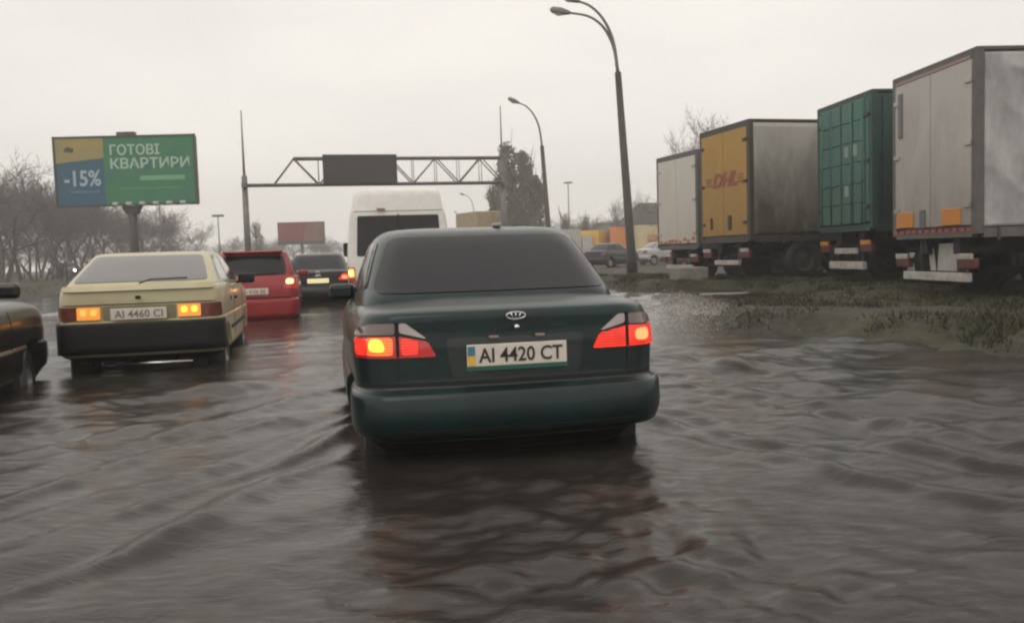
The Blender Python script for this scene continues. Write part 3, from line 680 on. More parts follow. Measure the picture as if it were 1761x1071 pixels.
def trailer(label, loc, rz, L, W, zb, zt, rear_m, side_m, frame_m, kind, roof_m=None, hinges=3, hm_=None, group='lorry trailers parked on the verge'):
    r = empty('lorry_trailer', loc, rz, label, 'trailer', group); hw = W / 2
    MB().box((0, L / 2, (zb + zt) / 2), (W - .08, L - .1, zt - zb - .06)).build('cargo_box', side_m if kind == 'container' else FRAMEG, r)
    MB().box((0, L / 2, zt - .02), (W, L, .06), bev=.015).build('roof', roof_m or frame_m, r)
    b = MB()
    for s in (1, -1):
        for y in (.06, L - .06): b.box((s * (hw - .06), y, (zb + zt) / 2), (.12, .12, zt - zb - .02), bev=.01)
        b.box((s * (hw - .04), L / 2, zb + .03), (.08, L - .24, .14))
    b.box((0, .06, zt - .1), (W - .24, .115, .11)); b.box((0, .06, zb + .03), (W - .24, .115, .12)); b.build('frame', frame_m, r)
    # rear doors
    for s in (1, -1):
        d = MB(); d.box((s * (hw - .115) / 2, .015, (zb + zt) / 2 + .0), (hw - .135, .05, zt - zb - .30), bev=.008)
        if kind == 'container':
            for zz in np.linspace(zb + .32, zt - .32, 6):
                for k in (0, 1): d.box((s * (.26 + k * .49), -.025, zz), (.43, .035, .40), bev=.015)
        do = d.build('door', rear_m, r)
        if kind != 'plain':
            for k in (.40, .80):
                bar = MB(); x = s * (hw - .1) * k; bar.tube([(x, -.045, zb + .12), (x, -.045, zt - .15)], .018, 8)
                for zz in (zb + .3, (zb + zt) / 2, zt - .4): bar.box((x, -.03, zz), (.09, .04, .06))
                bar.box((x - s * .12, -.06, zb + .95), (.26, .02, .035)); bar.build('locking_bar', rear_m if kind == 'container' else frame_m, do)
        for zz in np.linspace(zb + .45, zt - .45, hinges): MB().box((s * (hw - .19), -.02, zz), (.16, .035, .07), bev=.006).build('hinge', hm_ or mat('hinge_dark', (.035, .025, .02), .5), do)
    # side
    if kind == 'container':
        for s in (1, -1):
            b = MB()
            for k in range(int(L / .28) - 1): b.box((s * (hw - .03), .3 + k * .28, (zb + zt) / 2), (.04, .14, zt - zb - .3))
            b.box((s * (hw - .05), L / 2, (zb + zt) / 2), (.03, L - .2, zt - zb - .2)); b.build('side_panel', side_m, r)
    else:
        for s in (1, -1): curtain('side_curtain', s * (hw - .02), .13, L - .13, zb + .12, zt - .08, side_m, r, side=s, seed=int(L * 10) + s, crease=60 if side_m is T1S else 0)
        for k in range(int(L / .55)): MB().box((hw + .012, .35 + k * .55, zb + .02), (.015, .04, .22)).build('curtain_strap', mat('strap', (.05, .05, .05), .7), r)
    # running gear
    b = MB()
    for s in (1, -1): b.box((s * .45, L / 2, zb - .16), (.12, L - .3, .26))
    for y in np.arange(.5, L - .5, 1.2): b.box((0, y, zb - .12), (W * .8, .08, .1))
    b.build('chassis', CHASSIS, r)
    for y in (1.5, 2.75, 4.0):
        ax = MB(); ax.tube([(-hw + .2, y, .48), (hw - .2, y, .48)], .06, 8); ax.build('axle', CHASSIS, r)
        for s in (1, -1):
            wheel(r, s * (hw - .2), y, .48, .3, s, RIMD)
    b = MB(); b.box((0, L - 2.2, .30), (1.6, .12, .6)); b.box((.6, L - 2.2, zb - .4), (.14, .14, .8)); b.box((-.6, L - 2.2, zb - .4), (.14, .14, .8)); b.build('landing_legs', CHASSIS, r)
    for s in (1, -1):
        b = MB()
        for zz in (.55, .85): b.box((s * (hw - .05), 6.2 if L > 9 else 5.4, zz), (.04, 2.4, .12))
        b.build('side_guard', FRAMEG, r)
    return r

def rear_gear(r, W, zb, bar_z, bar_h, bar_w, lamp_z, lamp_m, board=True, flap=False):
    hw = W / 2
    MB().box((0, .08, bar_z), (bar_w, .1, bar_h), bev=.015).build('rear_guard', WHITEBAR, r)
    b = MB()
    for s in (1, -1): b.box((s * .55, .2, (bar_z + zb) / 2), (.08, .12, zb - bar_z + .1))
    b.build('guard_bracket', CHASSIS, r)
    for s in (1, -1):
        o = MB().box((s * (hw - .3), .06, lamp_z), (.42, .09, .16), bev=.015).build('tail_light', LENSDIRTY, r)
        MB().box((s * (hw - .3), .012, lamp_z + .105), (.36, .05, .09), bev=.012).build('lamp_plate', lamp_m, o)
    if flap:
        b = MB(); b.prism([(-.45, .50), (-.30, .50), (-.40, .92), (-.55, .92)], .25, .27); b.prism([(-.30, .50), (.55, .50), (.22, .95), (-.25, .95)], .28, .3)
        b.build('mud_flap', mat('flap_white', (.55, .53, .5), .6, var=.3, scale=5), r)

T1S = mat('grey_curtain_wet', (.46, .46, .455), .3, var=.5, scale=1.6, bump=.7, bscale=2.2, stretch=(1, 1, .6))
T1R = grimy('grey_white_doors', (.47, .445, .425), (.27, .25, .23), hi=.8)
def tz(x, y, rz, L):                       # ground height under a trailer's wheels
    hx, hy = -sin(rz), cos(rz); return max(gz(x + hx * d, y + hy * d) for d in (1.5, 2.75, 4.0))
x, y, a = 6.86, 14.25, radians(-86.6)
t1 = trailer('tall pale grey curtain-sided trailer with orange boards low on its doors', (x, y, gz(x + 2, y)), a, 11, 2.5, 1.07, 3.82, T1R, T1S, FRAMEG, 'plain', hm_=T1R)
rear_gear(t1, 2.5, 1.07, .42, .14, 1.9, .64, WHITEBAR, flap=True)
for xx in (-.78, .62): MB().box((xx, -.02, 1.36), (.52, .03, .26), bev=.008).build('orange_board', AMBEROFF, t1)
MB().box((-.22, -.02, 1.36), (.16, .03, .3), bev=.008).build('document_box', mat('box_grey', (.12, .12, .12), .6), t1)
MB().box((-.93, -.02, 3.15), (.12, .04, .75), bev=.01).build('door_handle_strip', mat('strip_grey', (.14, .14, .14), .5), t1)
b = MB()
for k in range(12): b.box((-1.1 + k * .2, -.006, 1.155), (.1, .02, .05))
b.build('reflective_strip', mat('strip_red', (.4, .06, .05), .4), t1)
MB().box((0, -.006, 3.7), (2.2, .02, .05)).build('top_strip', mat('strip_pink', (.3, .2, .19), .5), t1)
x, y, a = 7.02, 18.4, radians(-85)
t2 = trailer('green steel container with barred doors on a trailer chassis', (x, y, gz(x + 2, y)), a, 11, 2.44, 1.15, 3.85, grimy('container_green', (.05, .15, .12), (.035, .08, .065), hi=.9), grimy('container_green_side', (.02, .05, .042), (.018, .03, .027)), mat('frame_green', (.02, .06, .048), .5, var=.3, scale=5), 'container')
rear_gear(t2, 2.44, 1.15, .42, .16, 1.5, .78, AMBEROFF)
MB().box((0, .06, .72), (1.0, .05, .12), bev=.01).build('number_plate', WHITEBAR, t2)
for (xx, zz) in ((.25, 2.75), (.62, 2.75), (.25, 1.95)): MB().box((xx, -.045, zz), (.16, .012, .22)).build('data_sticker', mat('sticker', (.22, .3, .27), .6), t2)
x, y, a = 5.42, 22.1, radians(-75)
YEL = grimy('yellow_doors', (.42, .24, .045), (.27, .15, .04), hi=.95)
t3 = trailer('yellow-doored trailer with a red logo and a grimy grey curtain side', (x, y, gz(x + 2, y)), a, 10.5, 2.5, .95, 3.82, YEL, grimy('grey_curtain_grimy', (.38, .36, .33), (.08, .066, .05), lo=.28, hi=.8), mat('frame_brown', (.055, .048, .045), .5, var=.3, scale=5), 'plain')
rear_gear(t3, 2.5, .95, .42, .12, 1.2, .62, WHITEBAR)
lg = mat('logo_red', (.27, .07, .04), .5)
text_obj('logo', 'DHL', lg, t3, face_at(.1, -.016, 2.50), height=.36, width=1.25, ext=.006, bold=.04, shear=.3)
b = MB()
for zz in (2.40, 2.48, 2.56): b.box((-.72, -.014, zz), (.3, .008, .04)); b.box((.86, -.014, zz), (.24, .008, .04))
b.build('logo_stripes', lg, t3)
MB().box((.32, -.025, 1.42), (.16, .03, .36), bev=.02).build('door_latch', mat('hinge_dark', (.035, .025, .02), .5), t3)
MB().box((-.62, -.025, 1.42), (.1, .03, .3), bev=.02).build('door_latch', mat('hinge_dark', (.035, .025, .02), .5), t3)
x, y, a = 5.05, 26.4, radians(-72)
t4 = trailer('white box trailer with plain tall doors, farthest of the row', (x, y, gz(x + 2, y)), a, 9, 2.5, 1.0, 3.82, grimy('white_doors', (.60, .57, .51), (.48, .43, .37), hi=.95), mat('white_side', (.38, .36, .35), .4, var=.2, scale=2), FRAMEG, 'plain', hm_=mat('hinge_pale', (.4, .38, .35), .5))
rear_gear(t4, 2.5, 1.0, .45, .12, 1.6, .68, WHITEBAR)
b = MB()
for k in range(9): b.box((-.95 + k * .24 + random.uniform(-.05, .05), -.016, 1.22 + random.uniform(-.04, .07)), (.16, .012, .09))
b.build('red_markings', mat('mark_red', (.42, .12, .07), .5), t4)

# ------------------------------------------------------------------ lorries and cars parked farther off
def box_truck(label, loc, rz, L, W, zb, zt, rear_m, side_m, cab_m, group='lorries parked far off', patchm=None):
    r = empty('box_lorry', loc, rz, label, 'lorry', group); hw = W / 2
    MB().box((0, L / 2, (zb + zt) / 2), (W, L, zt - zb), bev=.03).build('cargo_box', side_m, r)
    for s in (1, -1): MB().box((s * hw * .49, -.02, (zb + zt) / 2), (hw * .92, .06, zt - zb - .15), bev=.01).build('door', rear_m, r)
    c = MB(); c.box((0, L + 1.15, 1.0), (W * .94, 1.9, 1.1), bev=.08); c.prism([(-W * .47, 1.5), (W * .47, 1.5), (W * .42, 2.65), (-W * .42, 2.65)], L + .25, L + 1.75); c.build('cab', cab_m, r)
    MB().box((0, L + 1.76, 2.05), (W * .8, .04, .8), bev=.02).build('windscreen', GLASS, r)
    b = MB()
    for s in (1, -1): b.box((s * .45, L / 2 + .6, zb - .14), (.12, L + 1, .24))
    b.build('chassis', CHASSIS, r)
    for y in (1.3, L + 1.1):
        for s in (1, -1): wheel(r, s * (hw - .18), y, .46, .28, s)
    b = MB().box((0, .02, .5), (W * .9, .1, .14)).build('rear_guard', CHASSIS, r)
    for s in (1, -1): MB().box((s * (hw - .25), .0, .72), (.35, .08, .14)).build('tail_light', LENSOFF, r)
    if patchm:
        for s in (1, -1): MB().box((s * (hw + .01), L * .45, (zb + zt) / 2 - .25), (.03, L * .6, (zt - zb) * .45), bev=.01).build('side_graphic', patchm, r)
    return r
TAN = mat('tan_tarp', (.36, .27, .17), .6, var=.2, scale=2)
box_truck('tall tan lorry body showing above the green saloon roof', place(852, 62), radians(30), 3.4, 2.4, 1.1, 4.05, TAN, mat('tan_tarp_side', (.42, .33, .22), .6, var=.2, scale=2), TAN)
bgx = lambda px, Y: place(px, Y)
WHT = mat('pale_box', (.5, .48, .44), .5, var=.15, scale=2)
box_truck('white lorry box beside the yellow lorry, far beyond the verge', bgx(934, 88), radians(-50), 4.5, 2.4, 1.0, 3.3, WHT, WHT, WHT)
YB = mat('yellow_box', (.75, .46, .06), .5, var=.2, scale=2)
box_truck('small yellow lorry far beyond the verge', bgx(1017, 92), radians(-20), 4.0, 2.0, .9, 3.2, YB, YB, mat('yellow_cab', (.5, .3, .06), .4))
GRB = mat('grey_green_box', (.20, .21, .18), .5, var=.2, scale=2)
box_truck('grey-green lorry box between the yellow and the orange lorry', bgx(1048, 96), radians(-25), 4.0, 2.3, .9, 3.3, GRB, GRB, GRB)
ORB = mat('orange_box', (.78, .27, .04), .5, var=.2, scale=2)
box_truck('bright orange lorry far beyond the dark lamp post', bgx(1071, 93), radians(-8), 4.5, 2.3, .9, 3.5, ORB, ORB, ORB)
BEI = mat('beige_box', (.66, .55, .33), .5, var=.15, scale=2)
box_truck('beige lorry with an orange-red graphic, beside the white trailer', bgx(1095, 90), radians(-82), 6.5, 2.4, .9, 3.5, BEI, BEI, BEI, patchm=mat('graphic_orange', (.55, .16, .05), .5, var=.4, scale=3, col2=(.5, .32, .14)))

BLUEP = paint('navy_paint', (.012, .018, .032), (.03, .03, .03), .3)
SILV = paint('silver_paint', (.5, .5, .5), (.3, .3, .3), .3)
MAR = paint('maroon_paint', (.12, .02, .02), (.05, .03, .03), .3)
pc = 'cars parked beyond the verge'
sedan('parked_car', 'dark navy parked saloon behind the lamp post', place(1022, 52), radians(-40), BLUEP, group=pc)
sedan('parked_car', 'silver parked saloon right of the dark lamp post', place(1100, 56), radians(-70), SILV, group=pc, gl=GLASS2)
red_hatch('parked_car', 'white parked hatchback behind the silver saloon', place(1128, 62), radians(-60), WHITEP, lit=False, group=pc, detail=False)
red_hatch('parked_car', 'maroon parked hatchback below the white trailer doors', place(1162, 50), radians(-70), MAR, lit=False, group=pc, detail=False)
oc, bl, bu = sedan('oncoming_car', 'distant car with both headlights shining below the bare trees', place(98, 80), radians(240), mat('grey_paint', (.1, .1, .1), .4, coat=1))
for s in (1, -1): patch('lamp_glow', bl, round_poly([(s * x, z) for x, z in [(.50, .62), (.74, .62), (.74, .80), (.50, .80)]], .08), WHITELAMP, oc, 'front', .03, .03)

# ------------------------------------------------------------------ street furniture
POLE = mat('lamp_post_dark', (.06, .052, .044), .55, .2, var=.4, scale=3)
POLEG = mat('lamp_arm_grey', (.16, .15, .14), .5, .3)
LAMPH = mat('lamp_head_grey', (.2, .19, .18), .5)
def lamp(label, loc, rz=0, k=1.0, arms=2):
    r = empty('street_lamp', loc, rz, label, 'street lamp', 'street lamps along the right verge'); r.scale = (k, k, k)
    b = MB(); b.tube([(0, 0, -.15), (0, 0, .7), (-.02, 0, 1), (-.38, 0, 7.9)], [.22, .22, .18, .125], 12); b.build('pole', POLE, r)
    paths = [[(-.38, 0, 7.85), (-.50, -.01, 8.9), (-.70, -.03, 9.55), (-1.02, -.05, 10.08), (-1.42, -.08, 10.44), (-1.9, -.1, 10.64)], [(-.38, 0, 7.85), (-.48, .01, 8.7), (-.70, .03, 9.32), (-1.02, .05, 9.78), (-1.5, .08, 10.1), (-2.25, .1, 10.26)]][:arms]
    for p in paths:
        p = [Vector(q) for q in p]; c = [tuple(v) for v in catmull([tuple(q) for q in p], 4)]
        a = MB(); a.tube(c, [.07 - .03 * i / len(c) for i in range(len(c))], 8); ao = a.build('arm', POLEG, r)
        e = p[-1]; d = (p[-1] - p[-2]).normalized(); hd = MB()
        hd.tube([e - d * .1, e + d * .05, e + d * .3, e + d * .62, e + d * .72], [.06, .10, .15, .13, .04], 10); hd.build('lamp_head', LAMPH, ao)
        gl = MB(); gl.tube([e + d * .18 - Vector((0, 0, .07)), e + d * .4 - Vector((0, 0, .1)), e + d * .6 - Vector((0, 0, .06))], [.07, .1, .06], 8); gl.build('lens', mat('lamp_lens', (.5, .5, .48), .2), ao)
    return r
lp = place(1089, 34.5); l1 = lamp('tall dark double-armed street lamp standing on the right verge', lp)
l2p = place(950, 56); l2p.x = (950 - CX) / F * 56
lamp('second street lamp, beyond the green saloon roof beside the poplars', l2p, radians(12), .98, arms=1)
lamp('small distant street lamp behind the tan lorry', place(825, 125), radians(10), .9, arms=1)
lamp('smallest distant street lamp left of the tan lorry', place(806, 165), radians(10), .85, arms=1)
MASTM = mat('mast_grey', (.2, .19, .18), .5)
def mast(label, px, Y, py_top, r0=.09, head=True):
    p = place(px, Y); top = at(px - 2, py_top, Y); b = MB(); H = top.z - p.z
    b.tube([(0, 0, -.1), (0, 0, H * .6), (0, 0, H)], [r0, r0 * .75, r0 * .55], 8)
    o = empty('lighting_mast', p, 0, label, 'mast', 'thin lighting masts'); b.build('pole', MASTM, o)
    if head: h_ = MB(); h_.box((0, 0, H + .05), (.9, .35, .18), bev=.04); h_.build('lamp_head', LAMPH, o)
    return o
mast('thin grey mast standing before the far trees right of the second lamp', 983, 95, 315)
mast('thin mast rising beyond the roof of the red hatchback', 383, 70, 372, .07)
mast('slim dark post right of the big billboard stem', 284, 45, 345, .06, head=False)

# overhead cable from the near lamp
p0 = at(1056, 128, 34.5); p1 = Vector((15, 30, 17)); b = MB()
b.tube([tuple(p0.lerp(p1, i / 10) - Vector((0, 0, .8 * sin(pi * i / 10)))) for i in range(11)], .012, 5)
# gantry
GL, GRT = at(427, 440, 47), at(868, 430, 50.4)
gxy = Vector((GL.x, GL.y, 0)); gdir = Vector((GRT.x - GL.x, GRT.y - GL.y, 0)); GLEN = gdir.length; ga = math.atan2(gdir.y, gdir.x)
gan = empty('sign_gantry', (gxy.x, gxy.y, gz(gxy.x, gxy.y)), ga, 'steel lattice gantry spanning the road with a dark message board', 'gantry')
zb_, zt_ = at(640, 317, 48.7).z - gan.location.z, at(640, 273, 48.7).z - gan.location.z
GST = mat('gantry_steel', (.23, .22, .21), .5, .4, var=.4, scale=3)
zl = at(421, 190, 47).z - gan.location.z; zr = at(864, 182, 50.4).z - gan.location.z
for xx, zz in ((0, zl), (GLEN, zr)):
    b = MB(); b.tube([(xx, 0, -.3), (xx, 0, zt_ + (.2 if xx else -.9))], [.19, .15], 12); b.box((xx, 0, .05), (.6, .6, .1), bev=.02)
    po = b.build('post', GST, gan)
    m_ = MB(); m_.tube([(xx, 0, zt_ - 1), (xx, 0, zz)], [.07, .03], 8); m_.build('mast_rod', MASTM, po)
b = MB(); x0 = 2.6
for dy in (-.35, .35):
    b.tube([(0, dy, zb_), (GLEN, dy, zb_)], .07, 8); b.tube([(x0, dy, zt_), (GLEN, dy, zt_)], .065, 8); b.tube([(x0 - 1.1, dy, zb_), (x0, dy, zt_)], .035, 6)
    n = 9; st = (GLEN - x0) / n
    for i in range(n):
        xa, xb = x0 + i * st, x0 + (i + 1) * st
        b.tube([(xa, dy, zt_ if i % 2 == 0 else zb_), (xb, dy, zb_ if i % 2 == 0 else zt_)], .035, 6); b.tube([(xb, dy, zb_), (xb, dy, zt_)], .02, 6)
for i in range(10):
    xa = x0 + i * (GLEN - x0) / 9; b.tube([(xa, -.35, zt_), (xa, .35, zt_)], .035, 6); b.tube([(xa, -.35, zb_), (xa, .35, zb_)], .035, 6)
b.box((GLEN, 0, (zb_ + zt_) / 2), (.3, .8, zt_ - zb_ + .3)); b.box((0, 0, zb_), (.3, .9, .25)); b.build('truss', GST, gan)
xs0 = (at(555, 300, 48).x - gxy.x) / cos(ga); xs1 = (at(681, 300, 49).x - gxy.x) / cos(ga)
bd = MB(); bd.box(((xs0 + xs1) / 2, -.55, (zb_ + zt_) / 2 + .05), (xs1 - xs0, .3, zt_ - zb_ + .2), bev=.03); bo = bd.build('message_board', mat('board_black', (.018, .018, .022), .5, var=.2, scale=3), gan)
b = MB(); b.box(((xs0 + xs1) / 2, -.715, (zb_ + zt_) / 2 + .05), (xs1 - xs0 - .25, .02, zt_ - zb_ - .05)); b.build('display_screen', mat('screen_black', (.012, .012, .016), .3), bo)

# billboards
BF = mat('billboard_frame', (.10, .10, .095), .5, .3, var=.3, scale=4)
c = at(216, 294, 38); base = place(222, 38)
bb = empty('billboard', (c.x, c.y, base.z), radians(3), 'large green and blue billboard reading ГОТОВІ КВАРТИРИ and -15%', 'billboard')
zc = c.z - base.z; BW, BH = 5.95, 2.95; z0 = zc - BH / 2
b = MB(); b.tube([(.1, .25, -.3), (.1, .25, z0 + .3)], .20, 14); b.prism([(-.3, z0 - .02), (.5, z0 - .02), (.32, z0 - .38), (-.12, z0 - .38)], .05, .45); b.build('post', mat('post_dark', (.05, .047, .045), .5), bb)
b = MB(); b.box((0, .2, zc), (BW, .34, BH), bev=.03)
for s in (1, -1): b.box((s * BW / 2, .02, zc), (.08, .08, BH + .1)); b.box((0, .02, zc + s * BH / 2), (BW - .1, .08, .08))
b.box((.05, .2, zc + BH / 2 + .12), (.75, .3, .16)); bfo = b.build('frame', BF, bb)
gpm = mat('ad_green', (.045, .22, .085), .6, var=.3, scale=.8, col2=(.04, .16, .12))
MB().prism([(-.9, z0 + .06), (BW / 2 - .06, z0 + .06), (BW / 2 - .06, z0 + BH - .06), (-.9, z0 + BH - .06)], .0, .03).build('poster_green', gpm, bb)
MB().prism([(-BW / 2 + .06, z0 + .06), (-.902, z0 + .06), (-.902, z0 + 2.05), (-BW / 2 + .06, z0 + 1.85)], .0, .03).build('poster_blue', mat('ad_blue', (.035, .11, .19), .6, var=.25, scale=.9, col2=(.04, .11, .14)), bb)
MB().prism([(-BW / 2 + .06, z0 + 1.853), (-.902, z0 + 2.053), (-.902, z0 + BH - .06), (-BW / 2 + .06, z0 + BH - .06)], .0, .03).build('poster_yellow', mat('ad_yellow', (.42, .29, .06), .6, var=.35, scale=.9, col2=(.28, .26, .13)), bb)
adw = mat('ad_white', (.42, .55, .45), .6); adb = mat('ad_pale_blue', (.38, .47, .52), .6)
text_obj('lettering', 'ГОТОВІ', adw, bb, face_at(.43, -.005, z0 + 2.38), height=.46, width=2.1, bold=.02)
text_obj('lettering', 'КВАРТИРИ', adw, bb, face_at(1.05, -.005, z0 + 1.80), height=.46, width=3.35, bold=.02)
text_obj('lettering', '-15%', adb, bb, face_at(-1.83, -.005, z0 + 1.2), height=.68, width=1.55, bold=.02)
MB().box((1.55, -.004, z0 + 1.15), (1.9, .008, .2)).build('poster_bar', mat('ad_pale_green', (.16, .42, .2), .6), bb)
MB().box((1.0, -.004, z0 + .72), (2.6, .008, .06)).build('poster_line', mat('ad_mid_green', (.08, .28, .12), .6), bb)
MB().box((-1.75, -.004, z0 + .62), (1.2, .008, .08)).build('poster_line', mat('ad_mid_blue', (.10, .2, .26), .6), bb)
b = MB(); b.prism([(-2.55, z0 + 2.35), (-2.2, z0 + 2.3), (-2.12, z0 + 2.45), (-2.35, z0 + 2.55), (-2.5, z0 + 2.5)], -.01, .0); b.build('poster_emblem', mat('ad_dark', (.08, .07, .05), .6), bb)
for k in range(6):
    xx = -.2 + k * .56; f = MB(); f.tube([(xx, .05, z0 - .02), (xx, -.75, z0 - .08)], .02, 6); f.box((xx, -.8, z0 + .02), (.22, .16, .12), bev=.02); f.build('floodlight', mat('flood_white', (.5, .5, .48), .4), bb)
c = at(518, 400, 112); base = place(519, 112)
bb2 = empty('billboard', (c.x, c.y, base.z), radians(6), 'small reddish-brown billboard standing far down the road', 'billboard')
zc = c.z - base.z; BW, BH = 5.9, 2.7; z0 = zc - BH / 2
b = MB(); b.tube([(0, .25, -.3), (0, .25, z0 + .3)], .2, 10); b.build('post', BF, bb2)
b = MB(); b.box((0, .2, zc), (BW, .34, BH)); b.box((0, 0, z0 - .02), (BW, .3, .3)); b.build('frame', BF, bb2)
MB().prism([(-BW / 2 + .1, z0 + .3), (.2, z0 + .3), (.9, z0 + BH - .1), (-BW / 2 + .1, z0 + BH - .1)], -.03, .03).build('poster_red', mat('ad_red', (.30, .035, .035), .6, var=.4, scale=.7, col2=(.16, .05, .045)), bb2)
MB().prism([(.203, z0 + .3), (BW / 2 - .1, z0 + .3), (BW / 2 - .1, z0 + BH - .1), (.903, z0 + BH - .1)], -.03, .03).build('poster_brown', mat('ad_brown', (.26, .14, .09), .6, var=.4, scale=.7), bb2)

# concrete block and far buildings
CONC = mat('concrete', (.27, .25, .225), .8, var=.35, scale=5, bump=.4)
def block(label, p, rz, dims):
    b = MB(); b.box((0, 0, dims[2] / 2), dims, bev=.03); o = b.build('concrete_block', CONC, None); o.location = p; o.rotation_euler = (0, 0, rz); tag(o, label, 'concrete block', 'concrete blocks on the verge')
bp_ = place(1186, 23.2); bp_.z -= .05; block('pale concrete block on the mud in front of the white trailer', bp_, radians(10), (.8, .8, .36))
bp_ = place(1248, 19.8); bp_.z -= .06; block('low concrete slab lying in front of the yellow-doored trailer', bp_, radians(-8), (1.1, .6, .3))
def house(label, p, rz, w, d, h, rh, wm_, rm):
    r = empty('house', p, rz, label, 'house')
    MB().box((0, 0, h / 2), (w, d, h)).build('wall', wm_, r)
    b = MB(); o = .4; b.add([(-w / 2 - o, -d / 2 - o, h), (w / 2 + o, -d / 2 - o, h), (w / 2 + o, d / 2 + o, h), (-w / 2 - o, d / 2 + o, h), (-w / 4, 0, h + rh), (w / 4, 0, h + rh)], [(0, 1, 5, 4), (1, 2, 5), (2, 3, 4, 5), (3, 0, 4), (3, 2, 1, 0)]); b.build('roof', rm, r)
    for k in range(3): MB().box((-w / 3 + k * w / 3, -d / 2 - .02, h * .55), (1.1, .08, 1.3)).build('window', GLASS, r)
    return r
house('low house with a dark hipped roof beside the white trailer', place(1128, 128), radians(8), 9, 8, 4.6, 3.2, mat('house_wall', (.3, .27, .25), .8, var=.2), mat('dark_roof', (.055, .045, .05), .7, var=.3, scale=2))
house('grey flat-fronted building between the thin mast and lamp post', place(1057, 150), 0, 6, 8, 5.6, .5, mat('grey_wall', (.22, .22, .22), .8, var=.2), mat('grey_roof', (.12, .12, .12), .7))

# ------------------------------------------------------------------ trees
BARK = mat('bark_grey', (.075, .065, .062), .9, var=.4, scale=3)
TWIG = mat('twig_mauve', (.16, .14, .138), .9, var=.3, scale=2)
def bare_tree_mesh(seed, H=11, spread=.55, depth=6, upright=.35):
    r = random.Random(seed); tv = []; tf = []; cv = []; cf = []
    def seg(p, q, a, b_, k, V, Fc):
        d = (q - p).normalized(); u = d.orthogonal().normalized(); w = d.cross(u); o = len(V)
        for P_, R_ in ((p, a), (q, b_)):
            for i in range(k): t = 2 * pi * i / k; V.append(tuple(P_ + (u * cos(t) + w * sin(t)) * R_))
        for i in range(k): Fc.append((o + i, o + (i + 1) % k, o + k + (i + 1) % k, o + k + i))
    def grow(p, d, L, rad, lev):
        n = 3 if lev < 3 else 2; pts = p; V, Fc = (tv, tf) if lev < 2 else (cv, cf)
        for i in range(n):
            nd = (d + Vector((r.gauss(0, .13), r.gauss(0, .13), r.gauss(.04, .08)))).normalized(); q = pts + nd * L / n
            r1 = rad * (1 - .45 * (i + 1) / n); seg(pts, q, rad * (1 - .45 * i / n), r1, 6 if lev < 2 else 3, V, Fc); pts = q; d = nd
            if lev < depth and (i > 0 or lev > 0):
                for c in range(r.choice((1, 2, 2)) if lev < depth - 1 else 2):
                    ax = Vector((r.gauss(0, 1), r.gauss(0, 1), r.gauss(0, .4))); ax = (ax - d * ax.dot(d)).normalized()
                    cd = (d * (1 - spread * .6) + ax * r.uniform(.5, 1.1) * spread + Vector((0, 0, upright * .5))).normalized()
                    grow(pts, cd, L * r.uniform(.55, .75), max(r1 * .6, .014), lev + 1)
    grow(Vector((0, 0, -.2)), Vector((0, 0, 1)), H * .42, H * .016, 0)
    def me(nm, V, Fc, m):
        x = bpy.data.meshes.new(nm); x.from_pydata(V, [], Fc); x.materials.append(m); x.polygons.foreach_set('use_smooth', [True] * len(Fc)); return x
    zt = max(v[2] for v in cv)
    return me('trunk', tv, tf, BARK), me('crown', cv, cf, TWIG), zt
BT = [bare_tree_mesh(s, 11, sp, 5, up) for s, sp, up in ((1, .6, .3), (2, .75, .2), (3, .5, .5), (4, .8, .25), (5, .65, .4))]
def tree(var, p, Ht, rz, label, group, wide=1.0):
    o = empty('bare_tree', p, rz, label, 'tree', group); tm, cm, zt = BT[var]; k = Ht / zt; o.scale = (k * wide, k * wide, k)
    link(bpy.data.objects.new('trunk', tm), o); link(bpy.data.objects.new('crown', cm), o); return o
random.seed(21)
def top_h(px, py, Y): return at(px, py, Y).z - gz((px - CX) / F * Y, Y)
LT = [(-40, 52, 270), (12, 56, 268), (40, 70, 300), (66, 64, 318), (92, 60, 322), (118, 52, 330), (140, 74, 325), (160, 66, 335), (182, 80, 335), (205, 70, 345), (238, 78, 350), (262, 66, 352), (296, 84, 352), (318, 96, 372), (345, 105, 385), (-15, 80, 285), (75, 88, 310), (128, 95, 312), (190, 100, 330), (225, 96, 340), (30, 95, 300), (275, 105, 360), (-70, 75, 280), (105, 78, 330), (150, 88, 330), (55, 80, 320), (5, 68, 300)]
adj = ['wide', 'slender', 'forked', 'leaning', 'thickly twigged', 'thin']
for i, (px, Y, py) in enumerate(LT):
    tree(i % 5, place(px, Y), top_h(px, py, Y) * random.uniform(.82, 1.12), random.uniform(0, 6), 'bare leafless tree in the dark stand left of and behind the big billboard', 'bare trees at the left roadside', random.choice((.6, .75, 1.0, 1.2, 1.35)))
for i in range(20):
    px = -60 + i * 21 + random.uniform(-5, 5); Y = random.uniform(56, 110)
    o = tree(i % 5, place(px, Y), random.uniform(2.2, 4.2), random.uniform(0, 6), 'low twiggy bush under the bare trees at the left roadside', 'bushes under the left trees', 2.0); o.name = 'bare_bush'; o['category'] = 'bush'
for i in range(16):
    px = -70 + i * 24 + random.uniform(-9, 9); Y = random.uniform(85, 135); py = random.uniform(300, 325) if px < 180 else random.uniform(340, 365)
    tree(i % 5, place(px, Y), top_h(px, py, Y), random.uniform(0, 6), 'bare leafless tree in the dark stand left of and behind the big billboard', 'bare trees at the left roadside', 1.1)
for i, (px, Y, py) in enumerate([(958, 125, 372), (972, 118, 362), (990, 130, 372), (1006, 122, 366), (1000, 140, 375), (945, 135, 378), (1030, 120, 376)]):
    tree((i + 2) % 5, place(px, Y), top_h(px, py, Y), random.uniform(0, 6), 'hazy bare tree in the clump right of the poplars', 'bare trees right of the poplars', 1.2)
